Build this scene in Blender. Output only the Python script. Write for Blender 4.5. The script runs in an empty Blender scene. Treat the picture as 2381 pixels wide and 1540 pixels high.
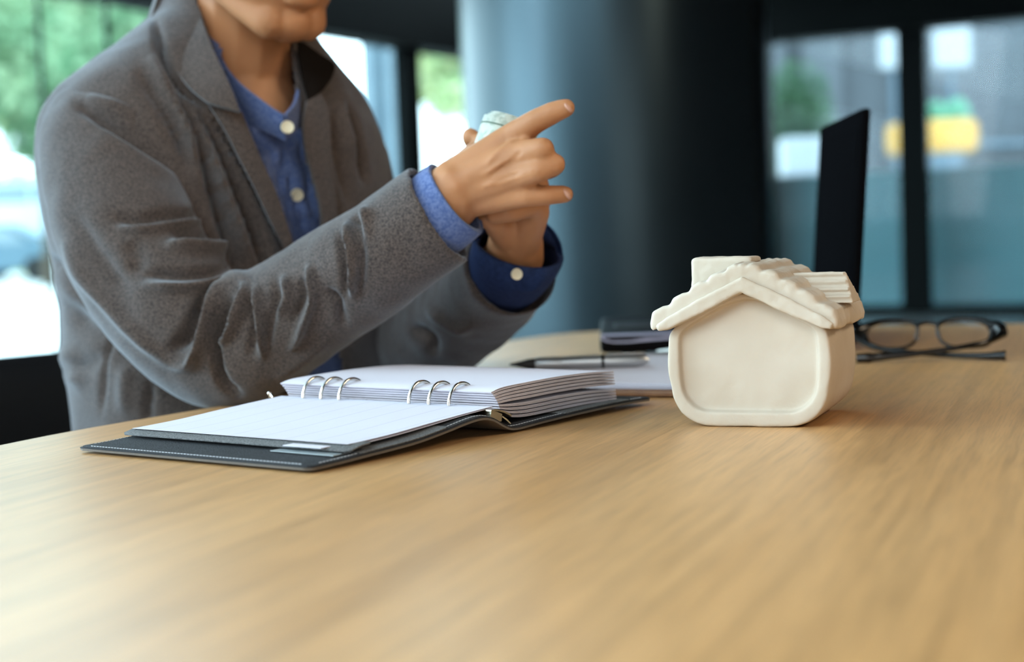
import bpy, bmesh, math, random
import numpy as np
from mathutils import Vector, Matrix, noise, Quaternion
PI = math.pi
rnd = random.Random(7)
C = bpy.context.scene.collection
scene = bpy.context.scene

# ------------------------------------------------------------------ camera, world, lights, exposure
T = 0.75                                   # height of the table top
FPX, PITCH, ROLL, CH = 3700.0, 0.0646, 0.038, 0.1432
cam_d = bpy.data.cameras.new('camera')
cam_d.sensor_width = 36.0
cam_d.lens = FPX / 2381.0 * 36.0
cam_d.clip_start = 0.02
cam_d.clip_end = 400
cam_d.dof.use_dof = True
cam_d.dof.focus_distance = 1.11
cam_d.dof.aperture_fstop = 4.6
cam = bpy.data.objects.new('camera', cam_d)
C.objects.link(cam)
cam.location = (0, 0, T + CH)
cam.rotation_euler = (Matrix.Rotation(PI / 2 - PITCH, 4, 'X') @ Matrix.Rotation(-ROLL, 4, 'Z')).to_euler()
scene.camera = cam

world = bpy.data.worlds.new('sky')
scene.world = world
world.use_nodes = True
wn = world.node_tree.nodes
wn['Background'].inputs[0].default_value = (0.70, 0.90, 1.0, 1)
wn['Background'].inputs[1].default_value = 8.0

def area(name, loc, rot, sx, sy, power, col):
    d = bpy.data.lights.new(name, 'AREA')
    d.shape = 'RECTANGLE'; d.size = sx; d.size_y = sy; d.energy = power; d.color = col
    o = bpy.data.objects.new(name, d); C.objects.link(o)
    o.location = loc; o.rotation_euler = rot
    return o
area('ceiling_light', (2.6, 0.5, 3.05), (0, math.radians(25), 0), 1.6, 1.6, 95, (1.0, 0.80, 0.58))
area('ceiling_light', (-0.9, -1.6, 3.05), (0, 0, 0), 1.6, 1.6, 30, (1.0, 0.84, 0.66))
area('added_area_light', (0.8, -3.7, 1.35), (PI / 2, 0, 0), 4.2, 1.6, 58, (1.0, 0.93, 0.86))  # added frontal fill behind the viewpoint; the back wall has no window
area('added_area_light', (-6.9, 3.0, 2.6), (math.radians(80), 0, math.radians(-62.6 - 35)), 5.0, 3.6, 620, (0.78, 0.89, 1.0))  # daylight through the left window wall, given by an added lamp

scene.view_settings.view_transform = 'Standard'
scene.view_settings.look = 'None'
scene.view_settings.gamma = 1
scene.view_settings.use_curve_mapping = False
scene.view_settings.exposure = 0.0
scene.cycles.use_denoising = True
scene.cycles.max_bounces = 8
scene.cycles.transparent_max_bounces = 12
scene.cycles.sample_clamp_indirect = 6
scene.cycles.caustics_reflective = False
scene.cycles.caustics_refractive = False

# ------------------------------------------------------------------ geometry helpers
cR, sR, cP, sP = math.cos(ROLL), math.sin(ROLL), math.cos(PITCH), math.sin(PITCH)
def ray(px, py):
    x2, y2 = (px - 1190.5) / FPX, (py - 770.0) / FPX
    x = x2 * cR - y2 * sR; y = x2 * sR + y2 * cR
    return Vector((x, cP - y * sP, -sP - y * cP))
def D(px, py, Y):
    """world point seen at a photograph position, at distance Y in front of the viewpoint"""
    r = ray(px, py)
    return r * (Y / r.y) + Vector((0, 0, T + CH))
def G(px, py, z=0.0):
    """the same on a level plane z above the table top"""
    r = ray(px, py)
    return r * ((z - CH) / r.z) + Vector((0, 0, T + CH))
def project(V):
    """numpy Nx3 world points to photograph positions"""
    x = V[:, 0]; y = V[:, 1]; z = V[:, 2] - T - CH
    d = y * cP - z * sP; u = z * cP + y * sP
    X, Y = x, -u
    return np.stack([1190.5 + FPX * (X * cR + Y * sR) / d, 770.0 + FPX * (-X * sR + Y * cR) / d], 1)

def sharp(me, ang=0.6):
    for p in me.polygons: p.use_smooth = True
    try: me.set_sharp_from_angle(angle=ang)
    except Exception: pass
def link_mesh(name, verts, faces, mat, parent=None, smooth=None, loc=None):
    me = bpy.data.meshes.new(name)
    me.from_pydata([tuple(v) for v in verts], [], [tuple(f) for f in faces])
    me.update()
    bm = bmesh.new(); bm.from_mesh(me); bmesh.ops.recalc_face_normals(bm, faces=bm.faces); bm.to_mesh(me); bm.free()
    if mat: me.materials.append(mat)
    if smooth is not None: sharp(me, smooth)
    o = bpy.data.objects.new(name, me); C.objects.link(o)
    if parent: o.parent = parent; o.matrix_parent_inverse = Matrix.Identity(4)
    if loc is not None: o.location = loc
    return o
def link_bm(name, bm, mat, parent=None, smooth=None, recalc=True):
    me = bpy.data.meshes.new(name)
    if recalc: bmesh.ops.recalc_face_normals(bm, faces=bm.faces)
    bm.to_mesh(me); bm.free()
    if mat: me.materials.append(mat)
    if smooth is not None: sharp(me, smooth)
    o = bpy.data.objects.new(name, me); C.objects.link(o)
    if parent: o.parent = parent
    return o
def empty(name, loc=(0, 0, 0), rz=0):
    o = bpy.data.objects.new(name, None); C.objects.link(o)
    o.location = loc; o.rotation_euler = (0, 0, rz); o.empty_display_size = 0.05
    return o
def tag(o, label=None, cat=None, group=None, kind=None):
    if label: o['label'] = label
    if cat: o['category'] = cat
    if group: o['group'] = group
    if kind: o['kind'] = kind
    return o
def copy_tree(o, parent=None):
    c = o.copy(); C.objects.link(c); c.parent = parent
    for ch in o.children: copy_tree(ch, c)
    return c
def bm_box(bm, c, s, rz=0.0, bevel=0.0, M=None):
    m = Matrix.Translation(c) @ Matrix.Rotation(rz, 4, 'Z') @ Matrix.Diagonal((s[0], s[1], s[2], 1))
    if M is not None: m = M @ m
    r = bmesh.ops.create_cube(bm, size=1, matrix=m)
    if bevel > 0:
        es = list({e for v in r['verts'] for e in v.link_edges})
        bmesh.ops.bevel(bm, geom=es, offset=bevel, segments=2, profile=0.6, affect='EDGES')
def bm_cyl(bm, p0, p1, r0, r1=None, seg=16, cap=True):
    p0, p1 = Vector(p0), Vector(p1); r1 = r0 if r1 is None else r1
    d = p1 - p0; q = d.to_track_quat('Z', 'Y').to_matrix().to_4x4()
    bmesh.ops.create_cone(bm, cap_ends=cap, segments=seg, radius1=r0, radius2=r1, depth=d.length,
                          matrix=Matrix.Translation((p0 + p1) / 2) @ q)
def bm_ball(bm, c, r, sub=3, M=None):
    m = Matrix.Translation(c)
    if M is not None: m = m @ M
    if isinstance(r, (int, float)): r = (r, r, r)
    bmesh.ops.create_icosphere(bm, subdivisions=sub, radius=1, matrix=m @ Matrix.Diagonal((r[0], r[1], r[2], 1)))
def bm_capsule(bm, p0, r0, p1, r1, sub=2):
    bm_ball(bm, p0, r0, sub); bm_ball(bm, p1, r1, sub); bm_cyl(bm, p0, p1, r0, r1, 14)
def bm_tube(bm, pts, r, seg=10, closed=False):
    pts = [Vector(p) for p in pts]; n = len(pts)
    rr = r if isinstance(r, (list, tuple)) else [r] * n
    rings = []; up = None
    for i, p in enumerate(pts):
        if closed: t = pts[(i + 1) % n] - pts[i - 1]
        else: t = pts[min(i + 1, n - 1)] - pts[max(i - 1, 0)]
        t.normalize()
        if up is None:
            up = Vector((0, 0, 1)) if abs(t.z) < 0.9 else Vector((1, 0, 0))
        up = (up - t * up.dot(t)).normalized(); s = t.cross(up)
        rings.append([bm.verts.new(p + (up * math.cos(2 * PI * k / seg) + s * math.sin(2 * PI * k / seg)) * rr[i]) for k in range(seg)])
    m = n if closed else n - 1
    for i in range(m):
        A, B = rings[i], rings[(i + 1) % n]
        for k in range(seg): bm.faces.new((A[k], A[(k + 1) % seg], B[(k + 1) % seg], B[k]))
    if not closed:
        bm.faces.new(rings[0]); bm.faces.new(rings[-1])
def spline(ctrl, n, closed=False):
    """Catmull-Rom through rows of control values"""
    P = np.array([list(c) for c in ctrl], float); m = len(P)
    out = []
    segs = m if closed else m - 1
    for i in range(n):
        t = i / (n if closed else n - 1) * segs
        k = min(int(t), segs - 1); f = t - k
        g = (lambda j: P[j % m]) if closed else (lambda j: P[min(max(j, 0), m - 1)])
        a, b, c, d = g(k - 1), g(k), g(k + 1), g(k + 2)
        out.append(0.5 * ((2 * b) + (-a + c) * f + (2 * a - 5 * b + 4 * c - d) * f * f + (-a + 3 * b - 3 * c + d) * f ** 3))
    return np.array(out)
def grid_faces(nu, nv, wrap_v=False):
    F = []
    for i in range(nu - 1):
        for j in range(nv if wrap_v else nv - 1):
            F.append((i * nv + j, i * nv + (j + 1) % nv, (i + 1) * nv + (j + 1) % nv, (i + 1) * nv + j))
    return F
def patch(rows, nu, nv):
    """smooth surface through a grid of control points (rows of Vectors)"""
    cols = [spline(r, nv) for r in rows]
    cols = np.array(cols)
    V = np.zeros((nu, nv, 3))
    for j in range(nv): V[:, j] = spline(cols[:, j], nu)
    return V.reshape(-1, 3), grid_faces(nu, nv)
def solidify(o, t, off=-1):
    m = o.modifiers.new('thickness', 'SOLIDIFY'); m.thickness = t; m.offset = off
    return o
def bake_mods(o):
    dg = bpy.context.evaluated_depsgraph_get()
    me = bpy.data.meshes.new_from_object(o.evaluated_get(dg))
    old = o.data; o.modifiers.clear(); o.data = me; me.name = o.name
    bpy.data.meshes.remove(old)
def get_vn(me):
    n = len(me.vertices)
    V = np.empty(n * 3); me.vertices.foreach_get('co', V)
    me.update(); N = np.empty(n * 3); me.vertex_normals.foreach_get('vector', N)
    return V.reshape(-1, 3), N.reshape(-1, 3)
def set_v(me, V):
    me.vertices.foreach_set('co', V.ravel()); me.update()
CAMP = np.array([0, 0, T + CH])
def seg_dist(P, pts):
    best = np.full(len(P), 1e9); par = np.zeros(len(P))
    L = [0]
    for a, b in zip(pts[:-1], pts[1:]): L.append(L[-1] + math.hypot(b[0] - a[0], b[1] - a[1]))
    for i, (a, b) in enumerate(zip(pts[:-1], pts[1:])):
        a = np.array(a, float); b = np.array(b, float); ab = b - a; l2 = max(ab @ ab, 1e-9)
        t = np.clip(((P - a) @ ab) / l2, 0, 1)
        d = np.linalg.norm(P - (a + t[:, None] * ab), axis=1)
        m = d < best
        best[m] = d[m]; par[m] = (L[i] + t[m] * math.sqrt(l2)) / L[-1]
    return best, par
def sculpt(o, strokes, vs=0.1, bump=0.0, bscale=12.0):
    """carve folds of cloth: (points, width, height in mm) for each crease (-) or ridge (+)"""
    me = o.data; V, N = get_vn(me)
    P = project(V); vd = CAMP - V; vd /= np.linalg.norm(vd, axis=1)[:, None]
    fac = np.clip(((vd * N).sum(1) + vs) / 0.25, 0, 1)
    disp = np.zeros(len(V))
    for pts, w, amp in strokes:
        pp = spline([tuple(p) for p in pts], 24)
        d, par = seg_dist(P, [tuple(q) for q in pp])
        tap = np.clip(np.minimum(par, 1 - par) / 0.22, 0, 1) ** 0.7 * 0.85 + 0.15
        disp += 1.85 * amp / 1000.0 * np.exp(-(d / w) ** 2) * tap
    V = V + N * (disp * fac)[:, None]
    if bump > 0:
        b = np.array([noise.fractal(Vector(v) * bscale, 1.0, 2.0, 3) for v in V])
        V = V + N * (b * bump)[:, None]
    set_v(me, V)
def in_poly(P, poly):
    x, y = P[:, 0], P[:, 1]; inside = np.zeros(len(P), bool); n = len(poly)
    for i in range(n):
        x1, y1 = poly[i]; x2, y2 = poly[(i + 1) % n]
        c = ((y1 > y) != (y2 > y)) & (x < (x2 - x1) * (y - y1) / ((y2 - y1) if y2 != y1 else 1e-9) + x1)
        inside ^= c
    return inside

# ------------------------------------------------------------------ materials
def mat(name, col, rough=0.5, metal=0.0, spec=0.5, sheen=0.0, noise_s=0, col2=None, bump=0.0, bump_s=200, coat=0.0, nlo=0.35, nhi=0.65, detail=3, sheen_col=None, sss=0.0):
    m = bpy.data.materials.new(name); m.use_nodes = True
    nt = m.node_tree; b = nt.nodes['Principled BSDF']
    b.inputs['Base Color'].default_value = (*col, 1)
    b.inputs['Roughness'].default_value = rough; b.inputs['Metallic'].default_value = metal
    b.inputs['Specular IOR Level'].default_value = spec
    b.inputs['Sheen Weight'].default_value = sheen; b.inputs['Sheen Roughness'].default_value = 0.5
    if sheen_col: b.inputs['Sheen Tint'].default_value = (*sheen_col, 1)
    b.inputs['Coat Weight'].default_value = coat
    if sss:
        b.inputs['Subsurface Weight'].default_value = sss; b.inputs['Subsurface Radius'].default_value = (1, .35, .2); b.inputs['Subsurface Scale'].default_value = 0.006
    tc = nt.nodes.new('ShaderNodeTexCoord')
    if noise_s and col2:
        n = nt.nodes.new('ShaderNodeTexNoise'); n.inputs['Scale'].default_value = noise_s; n.inputs['Detail'].default_value = detail
        r = nt.nodes.new('ShaderNodeValToRGB'); r.color_ramp.elements[0].position = nlo; r.color_ramp.elements[1].position = nhi
        r.color_ramp.elements[0].color = (*col, 1); r.color_ramp.elements[1].color = (*col2, 1)
        nt.links.new(tc.outputs['Object'], n.inputs['Vector']); nt.links.new(n.outputs['Fac'], r.inputs['Fac']); nt.links.new(r.outputs['Color'], b.inputs['Base Color'])
    if bump:
        n2 = nt.nodes.new('ShaderNodeTexNoise'); n2.inputs['Scale'].default_value = bump_s; n2.inputs['Detail'].default_value = 3
        bp = nt.nodes.new('ShaderNodeBump'); bp.inputs['Strength'].default_value = bump; bp.inputs['Distance'].default_value = 0.001
        nt.links.new(tc.outputs['Object'], n2.inputs['Vector']); nt.links.new(n2.outputs['Fac'], bp.inputs['Height']); nt.links.new(bp.outputs['Normal'], b.inputs['Normal'])
    return m
def emis_free_glass(name, tint=(0.9, 0.96, 0.97), refl=0.08):
    m = bpy.data.materials.new(name); m.use_nodes = True; nt = m.node_tree
    nt.nodes.remove(nt.nodes['Principled BSDF'])
    tr = nt.nodes.new('ShaderNodeBsdfTransparent'); tr.inputs[0].default_value = (*tint, 1)
    gl = nt.nodes.new('ShaderNodeBsdfGlossy'); gl.inputs['Roughness'].default_value = 0.02
    mx = nt.nodes.new('ShaderNodeMixShader'); lw = nt.nodes.new('ShaderNodeLayerWeight'); lw.inputs[0].default_value = 0.5
    pw = nt.nodes.new('ShaderNodeMath'); pw.operation = 'POWER'; pw.inputs[1].default_value = 5
    fr = nt.nodes.new('ShaderNodeMath'); fr.operation = 'MULTIPLY_ADD'; fr.inputs[1].default_value = 0.85; fr.inputs[2].default_value = refl * 0.5
    nt.links.new(lw.outputs['Facing'], pw.inputs[0]); nt.links.new(pw.outputs[0], fr.inputs[0]); nt.links.new(fr.outputs[0], mx.inputs[0]); nt.links.new(tr.outputs[0], mx.inputs[1]); nt.links.new(gl.outputs[0], mx.inputs[2])
    nt.links.new(mx.outputs[0], nt.nodes['Material Output'].inputs[0])
    return m

M_black = mat('black_metal', (0.004, 0.005, 0.005), 0.8, spec=0.06)
M_ceil = mat('ceiling_black', (0.006, 0.007, 0.007), 0.9, spec=0.1)
M_floor = mat('floor_tile', (0.10, 0.11, 0.115), 0.25, noise_s=3, col2=(0.13, 0.14, 0.145))
M_column = mat('column_paint', (0.008, 0.010, 0.011), 0.30, spec=0.6, noise_s=5, col2=(0.010, 0.012, 0.013))
M_column.node_tree.nodes['Principled BSDF'].inputs['Specular Tint'].default_value = (.55, .85, 1, 1)
M_glass = emis_free_glass('window_glass')
M_glass2 = emis_free_glass('coated_window_glass', refl=0.012)
M_pave = mat('pavement', (0.55, 0.56, 0.56), 0.9, noise_s=2, col2=(0.62, 0.62, 0.60))
M_jacket = mat('grey_brown_wool', (0.030, 0.024, 0.022), 0.95, spec=0.12, sheen=0.40, noise_s=600, col2=(0.125, 0.098, 0.086), bump=0.35, bump_s=700, nlo=0.3, nhi=0.72, detail=4, sheen_col=(0.75, 0.87, 1.0))
M_lining = mat('dark_lining', (0.012, 0.012, 0.014), 0.8)
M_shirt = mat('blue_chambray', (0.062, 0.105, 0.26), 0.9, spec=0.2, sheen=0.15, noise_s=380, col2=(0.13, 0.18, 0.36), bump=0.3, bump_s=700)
M_shirt_shade = mat('shaded_chambray', (0.010, 0.022, 0.075), 0.9, spec=0.2, noise_s=300, col2=(0.018, 0.036, 0.105), bump=0.3, bump_s=700)  # shirt cloth with the left cuff's shade painted in as darker blue
M_skin = mat('skin', (0.40, 0.185, 0.085), 0.5, spec=0.3, noise_s=28, col2=(0.46, 0.215, 0.10), sss=0.12, bump=0.15, bump_s=250)
M_nail = mat('fingernail', (0.50, 0.27, 0.19), 0.4)
M_lip = mat('lips', (0.55, 0.16, 0.13), 0.4)
M_hair = mat('black_hair', (0.006, 0.005, 0.005), 0.5, bump=0.6, bump_s=300)
M_button = mat('cream_button', (0.72, 0.66, 0.48), 0.35)
M_eye = mat('eye_white', (0.8, 0.8, 0.78), 0.2)
M_iris = mat('iris_brown', (0.03, 0.015, 0.008), 0.2)
M_plaster = mat('cream_plaster', (0.52, 0.445, 0.355), 0.62, spec=0.35, noise_s=14, col2=(0.59, 0.525, 0.44), bump=0.35, bump_s=220, sss=0.0)
M_paper = mat('white_paper', (0.66, 0.655, 0.74), 0.8, spec=0.2)
M_paper_edge = mat('lilac_paper', (0.60, 0.56, 0.62), 0.85, spec=0.2)
M_leather = mat('charcoal_leather', (0.014, 0.015, 0.018), 0.8, spec=0.25, noise_s=900, col2=(0.045, 0.048, 0.054), bump=0.8, bump_s=1200)
M_fabric = mat('grey_binder_fabric', (0.075, 0.078, 0.08), 0.85, noise_s=900, col2=(0.17, 0.175, 0.18), bump=0.8, bump_s=1400)
M_edge = mat('taupe_binder_edge', (0.12, 0.105, 0.09), 0.6, spec=0.4, bump=0.3, bump_s=900)
M_thread = mat('grey_thread', (0.5, 0.52, 0.55), 0.7)
M_steel = mat('polished_steel', (0.75, 0.74, 0.70), 0.16, metal=1.0)
M_bronze = mat('dull_nickel', (0.42, 0.37, 0.29), 0.28, metal=1.0)
M_pen = mat('brushed_silver', (0.55, 0.58, 0.60), 0.3, metal=0.8)
M_pen_dark = mat('dark_rubber', (0.03, 0.03, 0.03), 0.5)
M_board = mat('brown_hardboard', (0.16, 0.075, 0.035), 0.55, noise_s=60, col2=(0.22, 0.11, 0.05))
M_lap = mat('black_plastic', (0.004, 0.004, 0.005), 0.5, spec=0.04)
M_screen = mat('dark_screen', (0.003, 0.003, 0.0035), 0.9, spec=0.0)
M_edge_reflection = mat('lilac_edge_reflection', (0.34, 0.34, 0.46), 0.4)
M_acetate = mat('black_acetate', (0.005, 0.005, 0.005), 0.12, spec=0.5)
M_lens = emis_free_glass('lens_glass', (0.97, 0.97, 0.96))
M_chair = mat('black_chair_leather', (0.008, 0.008, 0.009), 0.45)
M_note = mat('banknote_paper', (0.36, 0.43, 0.38), 0.8, noise_s=160, col2=(0.52, 0.58, 0.52), nlo=0.45, nhi=0.55)
M_far_collar = mat('black_far_collar', (0.010, 0.008, 0.007), 0.95, spec=0.05)  # near-black colour for the far collar piece alone
M_trouser = mat('navy_trousers', (0.01, 0.014, 0.03), 0.9)

def wood(name, ang):
    m = bpy.data.materials.new(name); m.use_nodes = True; nt = m.node_tree; b = nt.nodes['Principled BSDF']
    b.inputs['Roughness'].default_value = 0.40; b.inputs['Specular IOR Level'].default_value = 1.0
    tc = nt.nodes.new('ShaderNodeTexCoord'); mp = nt.nodes.new('ShaderNodeMapping')
    mp.inputs['Rotation'].default_value = (0, 0, ang)
    nt.links.new(tc.outputs['Object'], mp.inputs['Vector'])
    def nz(scale, sy, det, dist=0.0):
        k = nt.nodes.new('ShaderNodeMapping'); k.inputs['Scale'].default_value = (1, sy, 1)
        nt.links.new(mp.outputs[0], k.inputs[0])
        n = nt.nodes.new('ShaderNodeTexNoise'); n.inputs['Scale'].default_value = scale; n.inputs['Detail'].default_value = det; n.inputs['Distortion'].default_value = dist
        nt.links.new(k.outputs[0], n.inputs['Vector']); return n
    n1 = nz(9, 0.14, 4, 0.4); n2 = nz(150, 0.03, 3); n3 = nz(520, 0.04, 2)
    r1 = nt.nodes.new('ShaderNodeValToRGB'); e = r1.color_ramp.elements
    e[0].position = 0.30; e[0].color = (0.51, 0.265, 0.090, 1); e[1].position = 0.70; e[1].color = (0.67, 0.385, 0.160, 1)
    mid = e.new(0.5); mid.color = (0.60, 0.33, 0.128, 1)
    nt.links.new(n1.outputs['Fac'], r1.inputs['Fac'])
    def dark(n, lo, hi, amt):
        mr = nt.nodes.new('ShaderNodeMapRange'); mr.inputs['From Min'].default_value = lo; mr.inputs['From Max'].default_value = hi
        mr.inputs['To Min'].default_value = 1 - amt; mr.inputs['To Max'].default_value = 1.0
        nt.links.new(n.outputs['Fac'], mr.inputs['Value']); return mr
    d2 = dark(n2, 0.35, 0.6, 0.20); d3 = dark(n3, 0.35, 0.55, 0.16)
    mu = nt.nodes.new('ShaderNodeMath'); mu.operation = 'MULTIPLY'; nt.links.new(d2.outputs[0], mu.inputs[0]); nt.links.new(d3.outputs[0], mu.inputs[1])
    mx = nt.nodes.new('ShaderNodeMixRGB'); mx.blend_type = 'MULTIPLY'; mx.inputs[0].default_value = 1
    nt.links.new(r1.outputs[0], mx.inputs[1]); nt.links.new(mu.outputs[0], mx.inputs[2]); nt.links.new(mx.outputs[0], b.inputs['Base Color'])
    bp = nt.nodes.new('ShaderNodeBump'); bp.inputs['Strength'].default_value = 0.12; bp.inputs['Distance'].default_value = 0.0005
    nt.links.new(mu.outputs[0], bp.inputs['Height']); nt.links.new(bp.outputs[0], b.inputs['Normal'])
    return m
M_wood = wood('oak_veneer', math.radians(-69 + 90))

# ------------------------------------------------------------------ the setting
def quad_box(name, cx, cy, cz, sx, sy, sz, m, parent=None, rz=0.0, bevel=0.0):
    bm = bmesh.new(); bm_box(bm, (0, 0, 0), (sx, sy, sz), 0, bevel)
    o = link_bm(name, bm, m, parent); o.location = (cx, cy, cz); o.rotation_euler = (0, 0, rz)
    return o
WA = math.radians(27.4)
WD = Vector((math.sin(WA), math.cos(WA), 0))
WP = Vector((-3.0, 9.9, 0))
def wall_pt(t, z=0): return WP + WD * t + Vector((0, 0, z))
def wall_t(px):
    k = (px - 1190.5) / FPX
    return (k * WP.y - WP.x) / (WD.x - k * WD.y)
WR = PI / 2 - WA
HEAD = 2.50
# floor (inside), pavement outside
flo = link_mesh('floor', [(-8.4, -4, 0), (9, -4, 0), (9, 12.0, 0), (-0.2, 15.2, 0)] , [(0, 1, 2, 3)], M_floor); tag(flo, kind='structure')
pv = quad_box('pavement', 0, 60, -0.06, 400, 300, 0.1, M_pave); tag(pv, kind='structure')
cpoly = [(-.6, -4), (9, -4), (9, 16), (2.4, 16), (0.2, 9.5), (-.6, 6.5)]; nc = len(cpoly)
cl = link_mesh('ceiling', [(x, y, 3.1) for x, y in cpoly] + [(x, y, 3.3) for x, y in cpoly], [tuple(range(nc)), tuple(range(2 * nc - 1, nc - 1, -1))] + [(i, (i + 1) % nc, nc + (i + 1) % nc, nc + i) for i in range(nc)], M_ceil)
c2 = link_mesh('ceiling_upper', [(-12, -4.2, 6.4), (9, -4.2, 6.4), (9, 16, 6.4), (1.6, 17.5, 6.4)], [(0, 1, 2, 3)], mat('white_soffit', (.7, .72, .74), .9)); tag(c2, kind='structure')
tag(cl, kind='structure')
wb = quad_box('wall_back', 0.5, -4.1, 1.6, 18, .2, 3.4, mat('grey_wall', (.16, .165, .17), .8)); tag(wb, kind='structure')
wr0 = quad_box('wall_right', 9.0, 4, 1.6, .2, 17, 3.4, mat('dark_grey_wall', (.05, .055, .06), .8)); tag(wr0, kind='structure')
# left window wall: one object made of frame members, panes as parts
wl = empty('window_1', wall_pt(0)); wl.rotation_euler = (0, 0, WR); tag(wl, kind='structure')
def wbox(name, t0, t1, z0, z1, thick, m, dy=0.0):
    bm = bmesh.new(); bm_box(bm, (0, 0, 0), (t1 - t0, thick, z1 - z0), 0, 0.0)
    o = link_bm(name, bm, m, wl); o.location = ((t0 + t1) / 2, dy, (z0 + z1) / 2); return o
TA, TB = -16.0, 6.6
wbox('transom_beam', TA, TB, HEAD, 3.2, 0.3, M_black)
wbox('top_beam', TA, TB, 6.0, 6.4, 0.3, M_black)
wbox('bottom_rail', TA, TB, 0.0, 0.05, 0.1, M_black)
mull = [(wall_t(130), .012), (wall_t(285), .012), (wall_t(972), .26), (TB - .1, .25)]
k = wall_t(130) - 1.75
while k > TA: mull.append((k, .05)); k -= 1.75
for t, w in mull: wbox('mullion', t - w / 2, t + w / 2, 0.05, 6.0, .12 if w > .1 else .03, M_black)
ms = sorted(t for t, w in mull)
for a_, b_ in zip([TA] + ms, ms + [TB]):
    if b_ - a_ > 0.3: wbox('pane', a_ + .02, b_ - .02, 0.05, HEAD, 0.012, M_glass); wbox('pane', a_ + .02, b_ - .02, 3.2, 6.0, 0.012, M_glass)
# round column
bm = bmesh.new()
bmesh.ops.create_cone(bm, cap_ends=True, segments=96, radius1=0.570, radius2=0.570, depth=6.4, matrix=Matrix.Translation((0, 0, 3.2)))
col = link_bm('column', bm, M_column, None, 0.6); col.location = (0.418, 6.0, 0); tag(col, kind='structure')
# right window wall
RA = math.radians(-29.0)
RP = Vector((2.42, 14.7, 0))
wr_ = empty('window_2', RP, RA); tag(wr_, kind='structure')
RD = Vector((math.cos(RA), math.sin(RA), 0))
def rt(px):
    k = (px - 1190.5) / FPX
    return (k * RP.y - RP.x) / (RD.x - k * RD.y)
def rbox(name, t0, t1, z0, z1, thick, m, dy=0.0):
    bm = bmesh.new(); bm_box(bm, (0, 0, 0), (t1 - t0, thick, z1 - z0))
    o = link_bm(name, bm, m, wr_); o.location = ((t0 + t1) / 2, dy, (z0 + z1) / 2); return o
rbox('header_beam', -2.5, 8, 2.49, 3.2, 0.3, M_black)
rbox('bottom_rail', -2.5, 8, 0, 0.08, 0.15, M_black)
rbox('mullion', rt(2104), rt(2170), 0.08, 2.49, 0.1, M_black)
rbox('wall_panel', rt(2655), 8, 0, 2.49, 0.2, M_black)
rbox('mullion', rt(2590), rt(2655), 0.08, 2.49, 0.1, M_black)
rbox('door_panel', -2.5, rt(1806), 0.0, 2.49, 0.2, M_black)
rbox('pane', rt(1806), rt(2104), 0.08, 2.49, 0.012, M_glass2)
rbox('pane', rt(2170), rt(2590), 0.08, 2.49, 0.012, M_glass2)

# ------------------------------------------------------------------ outdoors
def leafy(name, c, r, n, s, m, parent, seed, lumps=7):
    R = random.Random(seed); V = []; F = []
    cs = [(Vector((R.uniform(-.6, .6) * r[0], R.uniform(-.6, .6) * r[1], R.uniform(-.6, .65) * r[2])), R.uniform(.35, .6)) for _ in range(lumps)]
    for i in range(n):
        cc, k = R.choice(cs)
        d = Vector((R.gauss(0, 1), R.gauss(0, 1), R.gauss(0, 1))).normalized() * (R.random() ** 0.4)
        p = Vector(c) + cc + Vector((d.x * r[0] * k, d.y * r[1] * k, d.z * r[2] * k))
        u = Vector((R.gauss(0, 1), R.gauss(0, 1), R.gauss(0, 1))).normalized(); w = u.orthogonal().normalized()
        q = s * R.uniform(.6, 1.3); b = len(V)
        V += [p - u * q, p + w * q * .5, p + u * q, p - w * q * .5]; F.append((b, b + 1, b + 2, b + 3))
    return link_mesh(name, V, F, m, parent)
def leafmat(name, c1, c2):
    m = mat(name, c1, 0.7, noise_s=1.3, col2=c2, spec=0.2)
    nt = m.node_tree; b = nt.nodes['Principled BSDF']
    tl = nt.nodes.new('ShaderNodeBsdfTranslucent'); mx = nt.nodes.new('ShaderNodeMixShader'); mx.inputs[0].default_value = 0.4
    nt.links.new(b.inputs['Base Color'].links[0].from_socket, tl.inputs[0])
    nt.links.new(b.outputs[0], mx.inputs[1]); nt.links.new(tl.outputs[0], mx.inputs[2]); nt.links.new(mx.outputs[0], nt.nodes['Material Output'].inputs[0])
    return m
L1 = leafmat('leaf_green', (0.13, 0.26, 0.14), (0.34, 0.46, 0.28))
L2 = leafmat('leaf_yellow_green', (0.34, 0.48, 0.24), (0.70, 0.72, 0.45))
L3 = leafmat('leaf_blue_green', (0.09, 0.27, 0.19), (0.22, 0.45, 0.32))
M_bark = mat('bark', (0.08, 0.06, 0.04), 0.9)
def tree(px, Y, z, r, m, seed, label, n=9000, s=0.16, name='tree'):
    p = D(px, 500, Y); t = empty(name, (p.x, Y, 0)); tag(t, label, 'tree', 'trees beyond the windows')
    leafy('crown', (0, 0, z), r, n, s, m, t, seed, 12)
    bm = bmesh.new(); bm_tube(bm, [(0, 0, -0.01), (0.08, 0, z * .4), (0, 0.05, z * .85)], [.2, .15, .08], 8); link_bm('trunk', bm, M_bark, t, 0.8)
tree(-90, 28, 4.4, (2.8, 2.2, 2.5), L1, 1, 'broad mid-green tree at the far left edge of the left window', 14000)
tree(110, 35, 4.9, (3.2, 2.4, 3.0), L2, 2, 'pale yellow-green tree behind the person\'s right shoulder', 14000)
tree(235, 41, 5.2, (3.4, 2.4, 3.1), L3, 3, 'bluish green tree directly above the person\'s right shoulder', 14000)
tree(430, 23.5, 3.9, (1.5, 1.5, 1.8), L1, 4, 'bright green tree beside the jacket collar', 12000)
tree(1040, 42, 5.0, (1.5, 1.3, 1.1), L2, 5, 'small pale tree seen in the narrow window beside the column', n=3500)
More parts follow.
